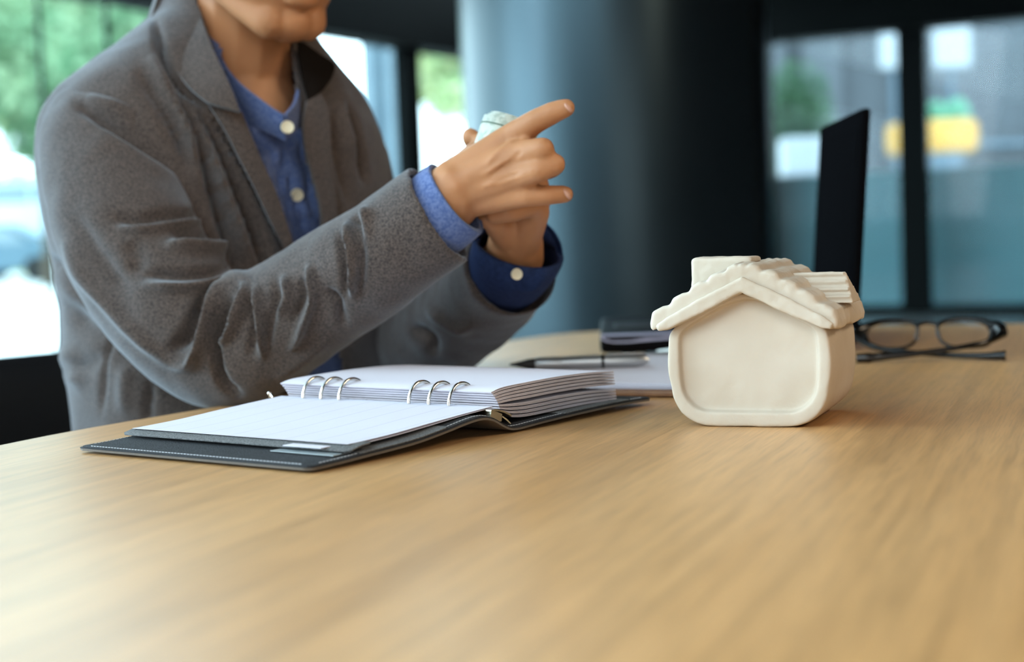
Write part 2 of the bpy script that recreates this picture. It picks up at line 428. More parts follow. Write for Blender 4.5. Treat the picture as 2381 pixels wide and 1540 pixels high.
# hedge bank under the trees, white canopy, car
hg = leafy('hedge', (0, 0, 1.55), (3.0, 0.8, 1.55), 9000, 0.14, L2, None, 11, 14); p = D(-60, 500, 48); hg.location = (p.x, 48, 0)
tag(hg, 'low yellow-green hedge below the white canopy outside', 'hedge')
M_white = mat('white_paint', (0.85, 0.87, 0.88), 0.5)
p = D(-60, 350, 32.5)
cn = empty('canopy', (p.x, 32.5, 0)); tag(cn, 'white flat canopy on slim posts outside the left window', 'canopy')
bm = bmesh.new(); bm_box(bm, (0, 0, 2.90), (3.6, 1.4, 0.36), 0, .03); link_bm('canopy_roof', bm, M_white, cn)
for x, y in ((-1.7, -.55), (1.7, -.55), (-1.7, .55), (1.7, .55)):
    bm = bmesh.new(); bm_cyl(bm, (x, y, 0), (x, y, 2.73), .05); link_bm('post', bm, M_white, cn, .6)
M_van = mat('pale_blue_paint', (0.50, 0.62, 0.70), 0.3)
M_car = mat('slate_blue_paint', (0.06, 0.12, 0.17), 0.35, noise_s=1.0, col2=(0.08, 0.15, 0.2)); M_tyre = mat('tyre', (0.01, 0.01, 0.01), 0.8); M_cg = mat('car_glass', (0.16, 0.22, 0.26), 0.1)
def car(loc, rz, body, label, name='car', scale=1.0, tall=0.0):
    t = empty(name, loc, rz); t.scale = (scale,) * 3; tag(t, label, 'car', 'vehicles outside')
    prof = [(-2.1, .3), (-2.15, .75), (-1.9, .92 + tall), (-1.35, .98 + tall), (-.75, 1.42 + tall), (.65, 1.45 + tall), (1.35, 1.0 + tall * .6), (2.0, .85), (2.15, .6), (2.1, .3)]
    bm = bmesh.new(); A = [bm.verts.new((x, -.85, z)) for x, z in prof]; B = [bm.verts.new((x, .85, z)) for x, z in prof]
    bm.faces.new(A); bm.faces.new(B[::-1]); n = len(prof)
    for i in range(n): bm.faces.new((A[i], A[(i + 1) % n], B[(i + 1) % n], B[i]))
    bmesh.ops.bevel(bm, geom=bm.edges[:], offset=.06, segments=2, affect='EDGES'); link_bm('body', bm, body, t, .5)
    for sx in (-1, 1):
        for x0, x1, x2, x3 in ((-1.2, -.05, -.05, -.72), (.02, 1.15, .62, .02)):
            y = sx * .865; bm = bmesh.new(); vs = [bm.verts.new(q) for q in ((x0, y, .98 + tall), (x1, y, .98 + tall), (x2, y, 1.36 + tall), (x3, y, 1.36 + tall))]
            bm.faces.new(vs); link_bm('side_window', bm, M_cg, t)
    for x in (-1.35, 1.35):
        for y in (-.8, .8):
            bm = bmesh.new(); bm_cyl(bm, (x, y - .1, .32), (x, y + .1, .32), .32, seg=24); link_bm('wheel', bm, M_tyre, t, .6)
    return t
p = D(10, 600, 40.5); car((p.x - .4, 40.5, 0), 0.1, M_car, 'slate-blue car parked outside the left window')
p = D(100, 480, 44.5); car((p.x, 44.5, 0), 0.0, M_van, 'pale blue tall van behind the slate-blue car', 'van', 1.25, .7)
# grey pillars outside beyond the left wall
M_pillar = mat('blue_grey_concrete', (0.10, 0.15, 0.19), 0.5, noise_s=2, col2=(0.13, 0.19, 0.23))
for px, w, Y, lb in ((887, .19, 17.0, 'thin blue-grey pillar beside the bright window over the shoulder'), (933, .14, 16.6, 'slim blue-grey pillar next to the black mullion')):
    p = D(px, 300, Y); bm = bmesh.new(); bm_cyl(bm, (0, 0, 0), (0, 0, 6), w, seg=32); o = link_bm('pillar', bm, M_pillar, None, .6); o.location = (p.x, Y, 0)
    tag(o, lb, 'pillar', kind='thing')
# beyond the right window
M_teal = mat('grey_teal_render', (0.16, 0.28, 0.31), 0.9, noise_s=1, col2=(0.18, 0.31, 0.34))
M_facade = mat('grey_blue_render', (0.045, 0.05, 0.058), 0.9, noise_s=.6, col2=(0.055, 0.062, 0.072))
wp_ = RP + RD * 4.5 + Vector((.2, .45, 0)); o = quad_box('wall_outside', wp_.x, wp_.y, 0.64, 14.0, 0.2, 1.28, M_teal, None, RA); tag(o, 'low grey-teal wall outside the right window', 'wall', kind='structure')
bl = empty('building', (9.5, 36, 0)); tag(bl, 'tall grey-blue building beyond the right window', 'building')
def bbox(name, c, s, m): 
    bm = bmesh.new(); bm_box(bm, (0, 0, 0), s, 0, .03); o = link_bm(name, bm, m, bl); o.location = c; return o
bbox('facade', (1, 1.5, 4.5), (15, 1, 9), M_facade)
M_dkgrey = mat('slate_band', (0.06, 0.09, 0.12), 0.8)
for x, w in ((-3.3, .5), (-2.2, .9), (-.2, .5), (3.6, .6)): bbox('pier', (x, .8, 4.5), (w, .4, 9), M_facade)
for z in (1.5, 2.4): bbox('ledge', (2.2, .8, z), (5, .3, .12), M_dkgrey)
M_sky = mat('bright_cladding', (0.22, 0.235, 0.26), 0.5)
for px, x0, py, Y, w, h, lb in ((2078, 0, 115, 32, .58, .74, 'white square board left of the window mullion'), (2213, 0, 108, 32, .74, .82, 'white square board right of the window mullion')):
    p = D(px, py, Y); b_ = empty('sign_board', (p.x, Y, 0)); tag(b_, lb, 'sign', 'white boards on posts outside')
    bm = bmesh.new(); bm_box(bm, (0, 0, p.z), (w, .1, h), 0, .02); link_bm('board', bm, M_sky, b_)
    bm = bmesh.new(); bm_cyl(bm, (0, .08, 0), (0, .08, p.z), .05); link_bm('post', bm, M_dkgrey, b_)
p = D(1864, 368, 24); o = quad_box('storage_box', p.x, 24, p.z, .60, .6, .60, M_sky, None, 0, .05)
o.location.z = p.z
tag(o, 'white box standing on the dark plinth outside the right window', 'box')
o2 = quad_box('plinth', p.x, 24, (p.z - .30) / 2, 1.2, .8, p.z - .30, M_dkgrey, None, 0, .02); tag(o2, 'dark plinth under the white box outside', 'plinth')
tp = D(1855, 230, 27); hd = leafy('tall_shrub', (0, 0, 1.45), (.62, .5, 1.75), 9000, .07, leafmat('leaf_dark', (0.03, 0.075, 0.045), (0.06, 0.12, 0.06)), None, 21, 14); hd.location = (tp.x, 27, 0); tag(hd, 'tall dark green shrub outside beside the column', 'shrub')
M_yellow = mat('yellow_paint', (0.36, 0.18, 0.015), 0.6)
p = D(2172, 320, 30)
bm = bmesh.new()
ye = empty('dumper', (p.x - .1, 30, 0)); tag(ye, 'small yellow dumper machine beyond the grey-teal wall', 'machine')
bm_box(bm, (0.05, 0, p.z), (1.55, 1.0, .62), 0, .18); link_bm('skip', bm, M_yellow, ye, .5)
bm = bmesh.new(); bm_box(bm, (0, 0, (p.z + .4) / 2 - .15), (1.1, .8, p.z - .6), 0, .05); link_bm('chassis', bm, M_dkgrey, ye)
for x in (-.5, .5):
    for y in (-.5, .5): bm = bmesh.new(); bm_cyl(bm, (x, y - .1, .3), (x, y + .1, .3), .3, seg=20); link_bm('wheel', bm, M_tyre, ye, .6)
bush = leafy('bush', (0, 0, 2.6), (.55, .5, .55), 3000, .06, L3, None, 23, 6); p = D(2200, 180, 31); bush.location = (p.x, 31, 0); tag(bush, 'green bush below the white board right of the mullion', 'bush')
bm = bmesh.new(); bm_tube(bm, [(p.x, 31, 0), (p.x, 31, 2.3)], .05); o = link_bm('stem', bm, M_bark); o.parent = bush; o.location = (-p.x, -31, 0)

# ------------------------------------------------------------------ table
edge = [(1.55, 1.35), (1.25, 1.66), (.90, 1.88), (.634, 1.985), (.50, 2.04), (.30, 2.12), (.121, 2.142), (.038, 2.09), (-.033, 1.965), (-.088, 1.78), (-.133, 1.614), (-.188, 1.49),
        (-.24, 1.39), (-.291, 1.31), (-.341, 1.228), (-.378, 1.15), (-.47, .93), (-.56, .62), (-.62, .25), (-.64, -.2), (-.5, -.8), (-.1, -1.2), (.6, -1.3), (1.2, -1.0), (1.6, -.3), (1.75, .5)]
E_ = spline(edge, 160, True)
tb = empty('table', (0.5, 0.4, 0)); tag(tb, 'large curved light oak conference table', 'table')
def slab(E2, z0, z1, ins):
    n = len(E2); c = E2.mean(0); V = []; F = []
    nx = np.roll(E2, -1, 0) - np.roll(E2, 1, 0); nx = np.stack([nx[:, 1], -nx[:, 0]], 1); nx /= np.linalg.norm(nx, axis=1)[:, None]
    if ((E2 - c) * nx).sum() < 0: nx = -nx
    prof = [(0 - ins, z1), (-ins * .3, z1 - ins * .12), (0, z1 - ins * .8), (0, z0 + ins * .8), (-ins, z0)]
    for off, z in prof:
        for k_ in range(n): V.append((E2[k_, 0] + nx[k_, 0] * off, E2[k_, 1] + nx[k_, 1] * off, z))
    for i in range(len(prof) - 1):
        for k_ in range(n): F.append((i * n + k_, i * n + (k_ + 1) % n, (i + 1) * n + (k_ + 1) % n, (i + 1) * n + k_))
    F.append(tuple(range(n))); F.append(tuple(range((len(prof) - 1) * n, len(prof) * n))[::-1])
    return V, F
V, F = slab(E_, T - .035, T, .004)
o = link_mesh('table_top', V, F, M_wood, tb, .5); o.location = (-.5, -.4, 0)
for x, y in ((0.1, -.5), (.9, -.5), (.2, 1.3), (1.0, 1.2)):
    bm = bmesh.new(); bm_cyl(bm, (x - .5, y - .4, .02), (x - .5, y - .4, T - .035), .04, seg=24); bm_cyl(bm, (x - .5, y - .4, 0), (x - .5, y - .4, .02), .16, seg=32)
    link_bm('leg', bm, M_black, tb, .6)

# ------------------------------------------------------------------ plaster house
HW = empty('house_figurine', (0.1655, 1.088, T), math.radians(-22))
tag(HW, 'cream plaster house figurine with chimney and dormer standing on the oak table', 'figurine')
mm = 0.001
def rough_up(o, amt, sc):
    me = o.data; V, N = get_vn(me)
    b = np.array([noise.fractal(Vector(v) * sc, 1.0, 2.0, 3) for v in V]); set_v(me, V + N * (b * amt)[:, None])
def arc_pts(cx, cz, r, a0, a1, n): return [(cx + r * math.cos(a0 + (a1 - a0) * i / n), cz + r * math.sin(a0 + (a1 - a0) * i / n)) for i in range(n + 1)]
def house_outline(hw, zt, zb, r, apex, cx=-5.0, bulge=1.0):
    """walls with rounded bottom corners and a pointed top, anticlockwise from apex"""
    P = [(cx, apex), (cx - hw * .5, (apex + zt) / 2), (cx - hw, zt)]
    for i in range(1, 5): P.append((cx - hw - bulge * math.sin(PI * i / 6), zt + (zb + r - zt) * i / 5))
    P += arc_pts(cx - hw + r, zb + r, r, PI, 1.5 * PI, 8)
    for i in range(1, 6): P.append((cx - hw + r + (2 * hw - 2 * r) * i / 6, zb))
    P += arc_pts(cx + hw - r, zb + r, r, 1.5 * PI, 2 * PI, 8)
    for i in range(4, 0, -1): P.append((cx + hw + bulge * math.sin(PI * i / 6), zt + (zb + r - zt) * i / 5))
    P += [(cx + hw, zt), (cx + hw * .5, (apex + zt) / 2)]
    return P
loops = []
def hl(y, hw, zt, zb, r, ap, b=1.5): loops.append([(x * mm, y * mm, z * mm) for x, z in house_outline(hw, zt, zb, r, ap, bulge=b)])
hl(106, 50, 66, 5, 22, 92); hl(109, 53, 68, 2, 25, 95); hl(105, 55, 69, .4, 27, 97); hl(50, 55.5, 69, .0, 28, 98, 2); hl(3, 55.5, 69, .0, 28, 98, 2); hl(.6, 55, 69, .5, 27.5, 97.5, 2)
hl(-.2, 53.5, 68.5, 2.2, 26, 96.5, 2); hl(-.2, 49.0, 68, 8.6, 21.5, 93.8, 1.2); hl(.5, 47.6, 68, 10.2, 20.5, 92.8, 1); hl(4.2, 46.8, 68, 11.0, 19.8, 92.0, 1); hl(5.0, 45.7, 67.6, 12.4, 19, 91, 1); hl(5.1, 40, 65, 17, 15, 86, 1); hl(5.1, 25, 56, 30, 8, 74, 0)
n = len(loops[0]); V = [v for l in loops for v in l]; F = []
for i in range(len(loops) - 1):
    for j in range(n): F.append((i * n + j, i * n + (j + 1) % n, (i + 1) * n + (j + 1) % n, (i + 1) * n + j))
F.append(tuple(range(n))[::-1]); F.append(tuple(range((len(loops) - 1) * n, len(loops) * n)))
hb = link_mesh('wall_body', V, F, M_plaster, HW, None)
m = hb.modifiers.new('s', 'SUBSURF'); m.levels = m.render_levels = 2; bake_mods(hb); rough_up(hb, .0004, 60); sharp(hb.data, 1.2)
# roof slab, gabled, with stepped rows of tiles
def roof_section(y, wob=0.0, thick=1.0):
    L = [(-72.5, 68.5), (-72.8, 73), (-71.0, 78.0)]
    rows = [(-71, 78), (-57, 87.0), (-43, 96.0), (-30, 103.2), (-17, 109.2), (-5.5, 113.6)]
    up = []
    for (x0, z0), (x1, z1) in zip(rows[:-1], rows[1:]):
        up += [(x0 + .6, z0 + 2.6), (x0 + (x1 - x0) * .5, z0 + (z1 - z0) * .5 + 2.2), (x1 - 1.2, z1 - 1.2)]
    up = up[:-1] + [(-9.5, 112.4), (-5.5, 113.4)]
    left = L[:2] + up
    right = [(-11 - x, z) for x, z in reversed(left[:-1])]
    right = [(x - 4 * max(0, (x - 20) / 52), z - .2) for x, z in right]
    under = [(57, 67.0), (46, 69.5), (20, 82.5), (-5.5, 95.0), (-31, 82.5), (-57, 69.5), (-66, 68.2)]
    return [(x * mm, y * mm, (z + wob * math.sin(y * .13 + x * .05)) * mm) for x, z in left + right + under]
ys = [-6, -4.8, -2, 6, 20, 34, 48, 62, 76, 90, 103, 106.5, 108]
secs = []
for i, y in enumerate(ys):
    s = roof_section(y, .5)
    ins = {0: .86, 12: .86, 1: .96, 11: .96}.get(i, 1.0)
    if ins < 1:
        cx = sum(p[0] for p in s) / len(s)
        mid = []
        for p in s: mid.append((p[0] * 1, p[1], p[2]))
        # soften the ends: draw each point slightly towards the middle line of the slab
        s = [(p[0] + (1 if p[0] < -.0055 else -1) * (1 - ins) * .012, p[1], p[2] + (-(1 - ins) * .012 if k < len(s) - 7 else (1 - ins) * .02)) for k, p in enumerate(mid)]
    secs.append(s)
n = len(secs[0]); V = [v for s in secs for v in s]; F = []
for i in range(len(secs) - 1):
    for j in range(n): F.append((i * n + j, i * n + (j + 1) % n, (i + 1) * n + (j + 1) % n, (i + 1) * n + j))
bmr = bmesh.new(); bv = [bmr.verts.new(v) for v in V]
for f in F: bmr.faces.new([bv[i] for i in f])
for st, rv in ((0, False), ((len(secs) - 1) * n, True)):
    f = bmr.faces.new([bv[st + j] for j in range(n)])
    bmesh.ops.triangulate(bmr, faces=[f])
roof = link_bm('roof', bmr, M_plaster, HW)
m = roof.modifiers.new('b', 'BEVEL'); m.width = .0010; m.segments = 2; m.limit_method = 'ANGLE'; m.angle_limit = .5
bake_mods(roof)
m = roof.modifiers.new('r', 'REMESH'); m.mode = 'VOXEL'; m.voxel_size = .0011
m = roof.modifiers.new('sm', 'SMOOTH'); m.factor = .5; m.iterations = 4
bake_mods(roof); rough_up(roof, .0007, 70); sharp(roof.data, 1.3)
# barge board in two steps under the gable edge
bm = bmesh.new()
for sgn in (-1, 1):
    q = [(-5.5, 104.2), (-5.5, 93.6), (-5.5 + sgn * 26, 80.6), (-5.5 + sgn * 53, 68.6), (-5.5 + sgn * 60, 67.4), (-5.5 + sgn * 61.5, 71.5), (-5.5 + sgn * 54, 77), (-5.5 + sgn * 27, 91.5)]
    A = [bm.verts.new((x * mm, -.0098, z * mm)) for x, z in q]; B_ = [bm.verts.new((x * mm, .004, z * mm)) for x, z in q]
    bm.faces.new(A); bm.faces.new(B_[::-1])
    for j in range(len(q)): bm.faces.new((A[j], A[(j + 1) % len(q)], B_[(j + 1) % len(q)], B_[j]))
bg = link_bm('barge_board', bm, M_plaster, HW)
m = bg.modifiers.new('r', 'REMESH'); m.mode = 'VOXEL'; m.voxel_size = .0009
m = bg.modifiers.new('sm', 'SMOOTH'); m.factor = .6; m.iterations = 8
bake_mods(bg); rough_up(bg, .0005, 90); sharp(bg.data, 1.3)
# chimney
bm = bmesh.new()
bm_box(bm, (-.0305, .044, .098), (.0415, .030, .037), 0, .0022); bm_box(bm, (-.0285, .044, .1145), (.0435, .031, .005), 0, .002)
ch = link_bm('chimney', bm, M_plaster, HW)
m = ch.modifiers.new('r', 'REMESH'); m.mode = 'VOXEL'; m.voxel_size = .001
m = ch.modifiers.new('sm', 'SMOOTH'); m.factor = .6; m.iterations = 8
bake_mods(ch); rough_up(ch, .0006, 80); sharp(ch.data, 1.3)
# dormer: small gabled prism with courses
bm = bmesh.new()
def prism(bm, x0, x1, cy, hy, z0, z1, slope=.35):
    a = [(x0, cy - hy, z0), (x0, cy + hy, z0), (x0, cy, z1)]; b = [(x1, cy - hy, z0), (x1, cy + hy, z0), (x1 - (z1 - z0) * slope, cy, z1)]
    A = [bm.verts.new((x * mm, y * mm, z * mm)) for x, y, z in a]; B_ = [bm.verts.new((x * mm, y * mm, z * mm)) for x, y, z in b]
    bm.faces.new(A); bm.faces.new(B_[::-1])
    for j in range(3): bm.faces.new((A[j], A[(j + 1) % 3], B_[(j + 1) % 3], B_[j]))
prism(bm, 4, 63, 46, 17, 83, 104.5)
for k_, (zz, yy) in enumerate(((102.6, 2.6), (97.4, 6.8), (92.2, 11.0), (87.2, 15.0))):
    for sg in (-1, 1):
        bm_tube(bm, [(6 * mm, (46 + sg * yy) * mm, zz * mm), ((61.5 - k_ * -.4 - (zz - 83) * .33) * mm, (46 + sg * yy) * mm, zz * mm)], 1.5 * mm, 8)
dm = link_bm('dormer', bm, M_plaster, HW)
m = dm.modifiers.new('r', 'REMESH'); m.mode = 'VOXEL'; m.voxel_size = .0008
m = dm.modifiers.new('sm', 'SMOOTH'); m.factor = .5; m.iterations = 3
bake_mods(dm); rough_up(dm, .0005, 90); sharp(dm.data, 1.3)

# ------------------------------------------------------------------ ring binder
TH = .6637
NB = empty('ring_binder', (-.1243, .9491, T), -TH)       # local: x = -s (s runs to the far end), y = t
tag(NB, 'open charcoal leather ring binder with six steel rings and a thick stack of pages', 'binder')
LC = .226
prof_c = [(0, 2.0), (25, 2.6), (49, 3.6), (75, 4.6), (100, 6.0), (128, 9.2), (150, 12.2), (166, 13.2), (178, 10.8), (188, 6), (197, 2.4), (207, 1.7), (216, 2.0), (235, 2.8), (257, 3.4), (300, 4.2), (336, 4.4), (378, 3.6)]
pc_t = np.array([p[0] for p in prof_c]) * mm; pc_z = np.array([p[1] for p in prof_c]) * mm
TT = np.concatenate([np.linspace(0, .008, 6), np.linspace(.012, .366, 90), np.linspace(.370, .378, 6)])
cs = spline(list(zip(pc_t, pc_z)), 400)
def czt(t): return float(np.interp(t, cs[:, 0], cs[:, 1]))
def cover_layer(name, zoff, thick, inset, m, ta=0.0, tb_=.378, s0=0.0, s1=LC, r=.006, extra=None):
    V = []; ns = 12; cols = [t for t in TT if ta + inset <= t <= tb_ - inset]
    cols = [ta + inset] + cols + [tb_ - inset]
    for t in cols:
        e = min(t - (ta + inset), (tb_ - inset) - t)
        ci = r - math.sqrt(max(0, r * r - (r - min(e, r)) ** 2))
        a0 = s0 + inset + ci; a1 = s1 - inset - ci
        z = czt(t) + zoff
        for k_ in range(ns): V.append((-(a0 + (a1 - a0) * k_ / (ns - 1)), t, z + (extra(t) if extra else 0)))
    o = link_mesh(name, V, grid_faces(len(cols), ns), m, NB)
    me = o.data
    if me.polygons[0].normal.z < 0: me.flip_normals()
    solidify(o, thick, -1); b = o.modifiers.new('b', 'BEVEL'); b.width = min(.0006, thick * .3); b.segments = 2; b.limit_method = 'ANGLE'; b.angle_limit = 1.0
    bake_mods(o); sharp(o.data, .7); return o
cover_layer('cover', .0017, .0017, 0, M_edge)
cover_layer('cover_lining', .0027, .0009, .0010, M_leather)
cover_layer('edge_seam', .00195, .0004, -.0003, M_lining)
# grey fabric flaps of the two inner pockets
cover_layer('pocket_flap', .0036, .0008, 0, M_fabric, .046, .131, .0008, LC - .001, .002)
cover_layer('pocket_flap', .0036, .0008, 0, M_fabric, .262, .348, .0008, LC - .001, .002)
cover_layer('pocket_lip', .0058, .0010, 0, M_fabric, .0370, .060, .003, LC - .001, .004, lambda t: .0022 * min(1, max(0, (t - .0370) / .012)))
# seam gap in the fore-edge binding and stitching dashes
st = bmesh.new()
def dash(p0, p1):
    d = (Vector(p1) - Vector(p0)); L_ = d.length; c = (Vector(p0) + Vector(p1)) / 2
    M = Matrix.Translation(c) @ d.to_track_quat('X', 'Z').to_matrix().to_4x4()
    bmesh.ops.create_cube(st, size=1, matrix=M @ Matrix.Diagonal((L_, .00045, .0004, 1)))
s = .012
while s < LC - .012:
    dash((-s, .0042, czt(.0042) + .0029), (-s - .0021, .0042, czt(.0042) + .0029)); s += .0031
t = .012
while t < .366:
    if not (.044 < t < .132 or .26 < t < .35):
        for sv in (.0042, LC - .0042): dash((-sv, t, czt(t) + .0030), (-sv, t + .0021, czt(t + .0021) + .0030))
    t += .0031
tag(link_bm('stitching', st, M_thread, NB), kind='stuff')
# card and clear sleeve in the pocket
def slip(name, s0, s1, t0, t1, z, th, m, lab=None, tilt=0.0):
    bm = bmesh.new(); bm_box(bm, (-(s0 + s1) / 2, (t0 + t1) / 2, z), (s1 - s0, t1 - t0, th), tilt); o = link_bm(name, bm, m, NB)
    if lab: tag(o, lab)
    return o
slip('index_card', .024, .058, .0335, .07, .0100, .0005, M_paper, 'small white card')
slip('clear_sleeve', .010, .066, .0300, .055, .0066, .0006, mat('milky_plastic', (.35, .4, .42), .25), 'milky plastic sleeve edge')
# ruled paper: faint lilac rules across the page, dotted rows between
def ruled():
    m = bpy.data.materials.new('ruled_paper'); m.use_nodes = True; nt = m.node_tree; b = nt.nodes['Principled BSDF']
    b.inputs['Roughness'].default_value = .75; b.inputs['Specular IOR Level'].default_value = .2
    tc = nt.nodes.new('ShaderNodeTexCoord'); sx = nt.nodes.new('ShaderNodeSeparateXYZ'); nt.links.new(tc.outputs['Object'], sx.inputs[0])
    def M(op, a, bb=None, c=None):
        n = nt.nodes.new('ShaderNodeMath'); n.operation = op
        for i, v in enumerate((a, bb, c)):
            if v is None: continue
            if isinstance(v, (int, float)): n.inputs[i].default_value = v
            else: nt.links.new(v, n.inputs[i])
        return n.outputs[0]
    def lines(src, step, wdt): return M('LESS_THAN', M('MODULO', M('ADD', src, 10.0), step), wdt)
    rule = lines(sx.outputs[0], .0262, .0009)
    rows = lines(sx.outputs[0], .0044, .0005)
    dots = lines(sx.outputs[1], .0016, .0009)
    n = nt.nodes.new('ShaderNodeTexNoise'); n.inputs['Scale'].default_value = 40; nt.links.new(tc.outputs['Object'], n.inputs['Vector'])
    txt = M('MULTIPLY', M('MULTIPLY', rows, dots), M('GREATER_THAN', n.outputs['Fac'], .53))
    amt = M('MAXIMUM', M('MULTIPLY', rule, .30), M('MULTIPLY', txt, .16))
    mx = nt.nodes.new('ShaderNodeMixRGB'); mx.inputs[1].default_value = (.67, .67, .76, 1); mx.inputs[2].default_value = (.22, .18, .34, 1)
    nt.links.new(amt, mx.inputs[0]); nt.links.new(mx.outputs[0], b.inputs['Base Color']); return m
M_ruled = ruled()
def sheet(name, s0, s1, tz, th, m, m_edge=None, n=40, zfar=0.0, hol=None, skew=0.0):
    """a page or a bundle of pages following a curve of (t, z)"""
    c = spline([(a * mm, b * mm) for a, b in tz], n); ns = 8; V = []
    for i in range(n):
        for k_ in range(ns):
            f = k_ / (ns - 1); V.append((-(s0 + (s1 - s0) * f) - skew * i / n, c[i, 0], c[i, 1] + zfar * f))
    o = link_mesh(name, V, grid_faces(n, ns), m, NB)
    if o.data.polygons[len(o.data.polygons) // 2].normal.z < 0: o.data.flip_normals()
    if m_edge: o.data.materials.append(m_edge)
    solidify(o, th, -1); md = o.modifiers[0]
    if m_edge: md.material_offset_rim = 1; md.material_offset = 0
    bake_mods(o); sharp(o.data, .6); return o
LP = [(45, 11.9), (60, 12.2), (90, 13.4), (125, 15.7), (160, 17.8), (191, 19.4)]
for i in range(4):
    dz = -i * .42; dt = (0, .8, -.6, 1.6)[i]
    sheet('left_page', .0115 + (0, .0008, -.0006, .0012)[i], .222 + (.0, -.001, .001, 0)[i], [(a + dt * (1 if a < 50 else 0) + (i * 2.0 if a < 50 else 0), b + dz - (i * .25 if a < 130 else 0)) for a, b in LP], .00022, M_ruled if i == 0 else M_paper, M_paper_edge, zfar=.0)
NS = 27
for i in range(NS):
    cl_n, kk = divmod(i, 3); u = min(1, (cl_n + kk * .24) / 8.48)
    lo = u < .42
    ze = 7.6 + 8.2 * u / .42 if lo else 18.5 + 11.4 * (u - .42) / .58
    zm = 8.6 + 10 * u / .42 if lo else 20.6 + 12.2 * (u - .42) / .58
    zs = 13.2 + 16.2 * u
    jt = rnd.uniform(-.4, .4) * (1 if kk == 0 else .4)
    t0 = 199.5 - 9.5 * u ** 2; te = 345 - 3 * u + jt
    zq = zs + (zm - zs) * (.55 if not lo else .75)
    top = (i == NS - 1)
    sheet('right_page', .0115 + jt * .001, .222, [(t0, zs), (t0 + 13, zq if not top else 31.6), (232, zm - .4), (270, zm), (310, (zm + ze) / 2 + .6), (te, ze)], .00034, M_paper, M_paper_edge, 30)
# ring mechanism
rl = empty('ring_rail', (0, 0, 0)); rl.parent = NB
def extr(name, prof, s0, s1, m, par, sm=.5):
    bm = bmesh.new(); A = [bm.verts.new((-s0, t * mm, z * mm)) for t, z in prof]; B_ = [bm.verts.new((-s1, t * mm, z * mm)) for t, z in prof]
    bm.faces.new(A); bm.faces.new(B_[::-1]); n = len(prof)
    for j in range(n): bm.faces.new((A[j], A[(j + 1) % n], B_[(j + 1) % n], B_[j]))
    return link_bm(name, bm, m, par, sm)
top_ = [(182, 18.2), (186, 18.3), (191, 17.3), (197, 15.6), (202, 13.4), (204.5, 12.0)]
extr('arched_plate', top_ + [(t - .5, z - 1.2) for t, z in top_[::-1]], .0052, .224, M_bronze, rl)
extr('base_block', [(183.5, 18.2), (195, 13.8), (194, 8.6), (187, 9.6), (181.5, 12.6)], .0062, .222, M_bronze, rl)
extr('spring_strip', [(195, 12.4), (200, 9.6), (204, 6.2), (203.4, 5.6), (199, 8.8), (194.5, 11.6)], .0058, .030, M_steel, rl)
bm = bmesh.new(); bm_tube(bm, [(-.2265, .186, .0185), (-.2285, .186, .0205), (-.2305, .187, .0205), (-.2320, .188, .0185)], .0012, 8); bm_ball(bm, (-.2315, .187, .0215), .0018, 2); tag(link_bm('release_tab', bm, M_steel, rl, .6), 'steel release tab')
for s in (0, .019, .038, .108, .127, .146):
    bm = bmesh.new(); s_ = s + .046
    pts = []
    for k_ in range(40):
        a_ = 2 * PI * k_ / 40
        pts.append((-s_, .1995 + .0148 * math.cos(a_), .0190 + .0148 * math.sin(a_)))
    bm_tube(bm, pts, .00135, 10, True); link_bm('ring', bm, M_steel, rl, .8)

# ------------------------------------------------------------------ clipboard, papers, pen
CA = math.radians(27)
CB = empty('clipboard', (.185, 1.262, T), -CA); tag(CB, 'brown clipboard with loose white sheets behind the plaster house', 'clipboard')
bm = bmesh.new(); bm_box(bm, (-.136, .140, .0033), (.272, .282, .0046), 0, .0015); link_bm('board', bm, M_board, CB, .6)
for i in range(6):
    bm = bmesh.new(); bm_box(bm, (-.133 + rnd.uniform(-.002, .002), .141 + rnd.uniform(-.0015, .0015), .0062 + i * .0008), (.246, .258, .0006), rnd.uniform(-.006, .006))
    link_bm('sheet', bm, M_paper, CB)
bm = bmesh.new(); bm_box(bm, (-.14, .272, .0125), (.11, .012, .004), 0, .001); bm_tube(bm, [(-.185, .275, .014), (-.14, .279, .020), (-.095, .275, .014)], .0022, 8); link_bm('clip', bm, M_steel, CB, .6)
p0 = D(1185, 852, 1.478); p1 = D(1510, 850, 1.470); p1 = Vector((p1.x, p1.y, p0.z)); 
dv = (p1 - p0); PL = dv.length; pn = empty('pen', p0); pn.rotation_euler = (0, 0, math.atan2(dv.y, dv.x)); tag(pn, 'thick silver pen with a dark tip lying across the clipboard papers', 'pen')
pn.location.z = T + .0101 + .0062
def lathe(name, prof, m, par, seg=24):
    bm = bmesh.new(); rings = []
    for x, r in prof: rings.append([bm.verts.new((x, r * math.cos(2 * PI * k_ / seg), r * math.sin(2 * PI * k_ / seg))) for k_ in range(seg)])
    for A, B_ in zip(rings[:-1], rings[1:]):
        for k_ in range(seg): bm.faces.new((A[k_], A[(k_ + 1) % seg], B_[(k_ + 1) % seg], B_[k_]))
    bm.faces.new(rings[0]); bm.faces.new(rings[-1][::-1]); return link_bm(name, bm, m, par, .7)
lathe('tip', [(0, .0008), (.006, .002), (.018, .0048), (.024, .0052)], M_pen_dark, pn)
lathe('grip', [(.024, .0056), (.026, .0060), (.046, .0061), (.048, .0058)], M_pen, pn)
lathe('barrel', [(.048, .0059), (.060, .0062), (PL * .66, .0062)], M_pen, pn)
lathe('centre_ring', [(PL * .66, .0065), (PL * .665, .0067), (PL * .68, .0065)], M_black, pn)
lathe('cap', [(PL * .68, .0061), (PL * .9, .0060), (PL * .97, .0045), (PL, .0018)], M_pen, pn)
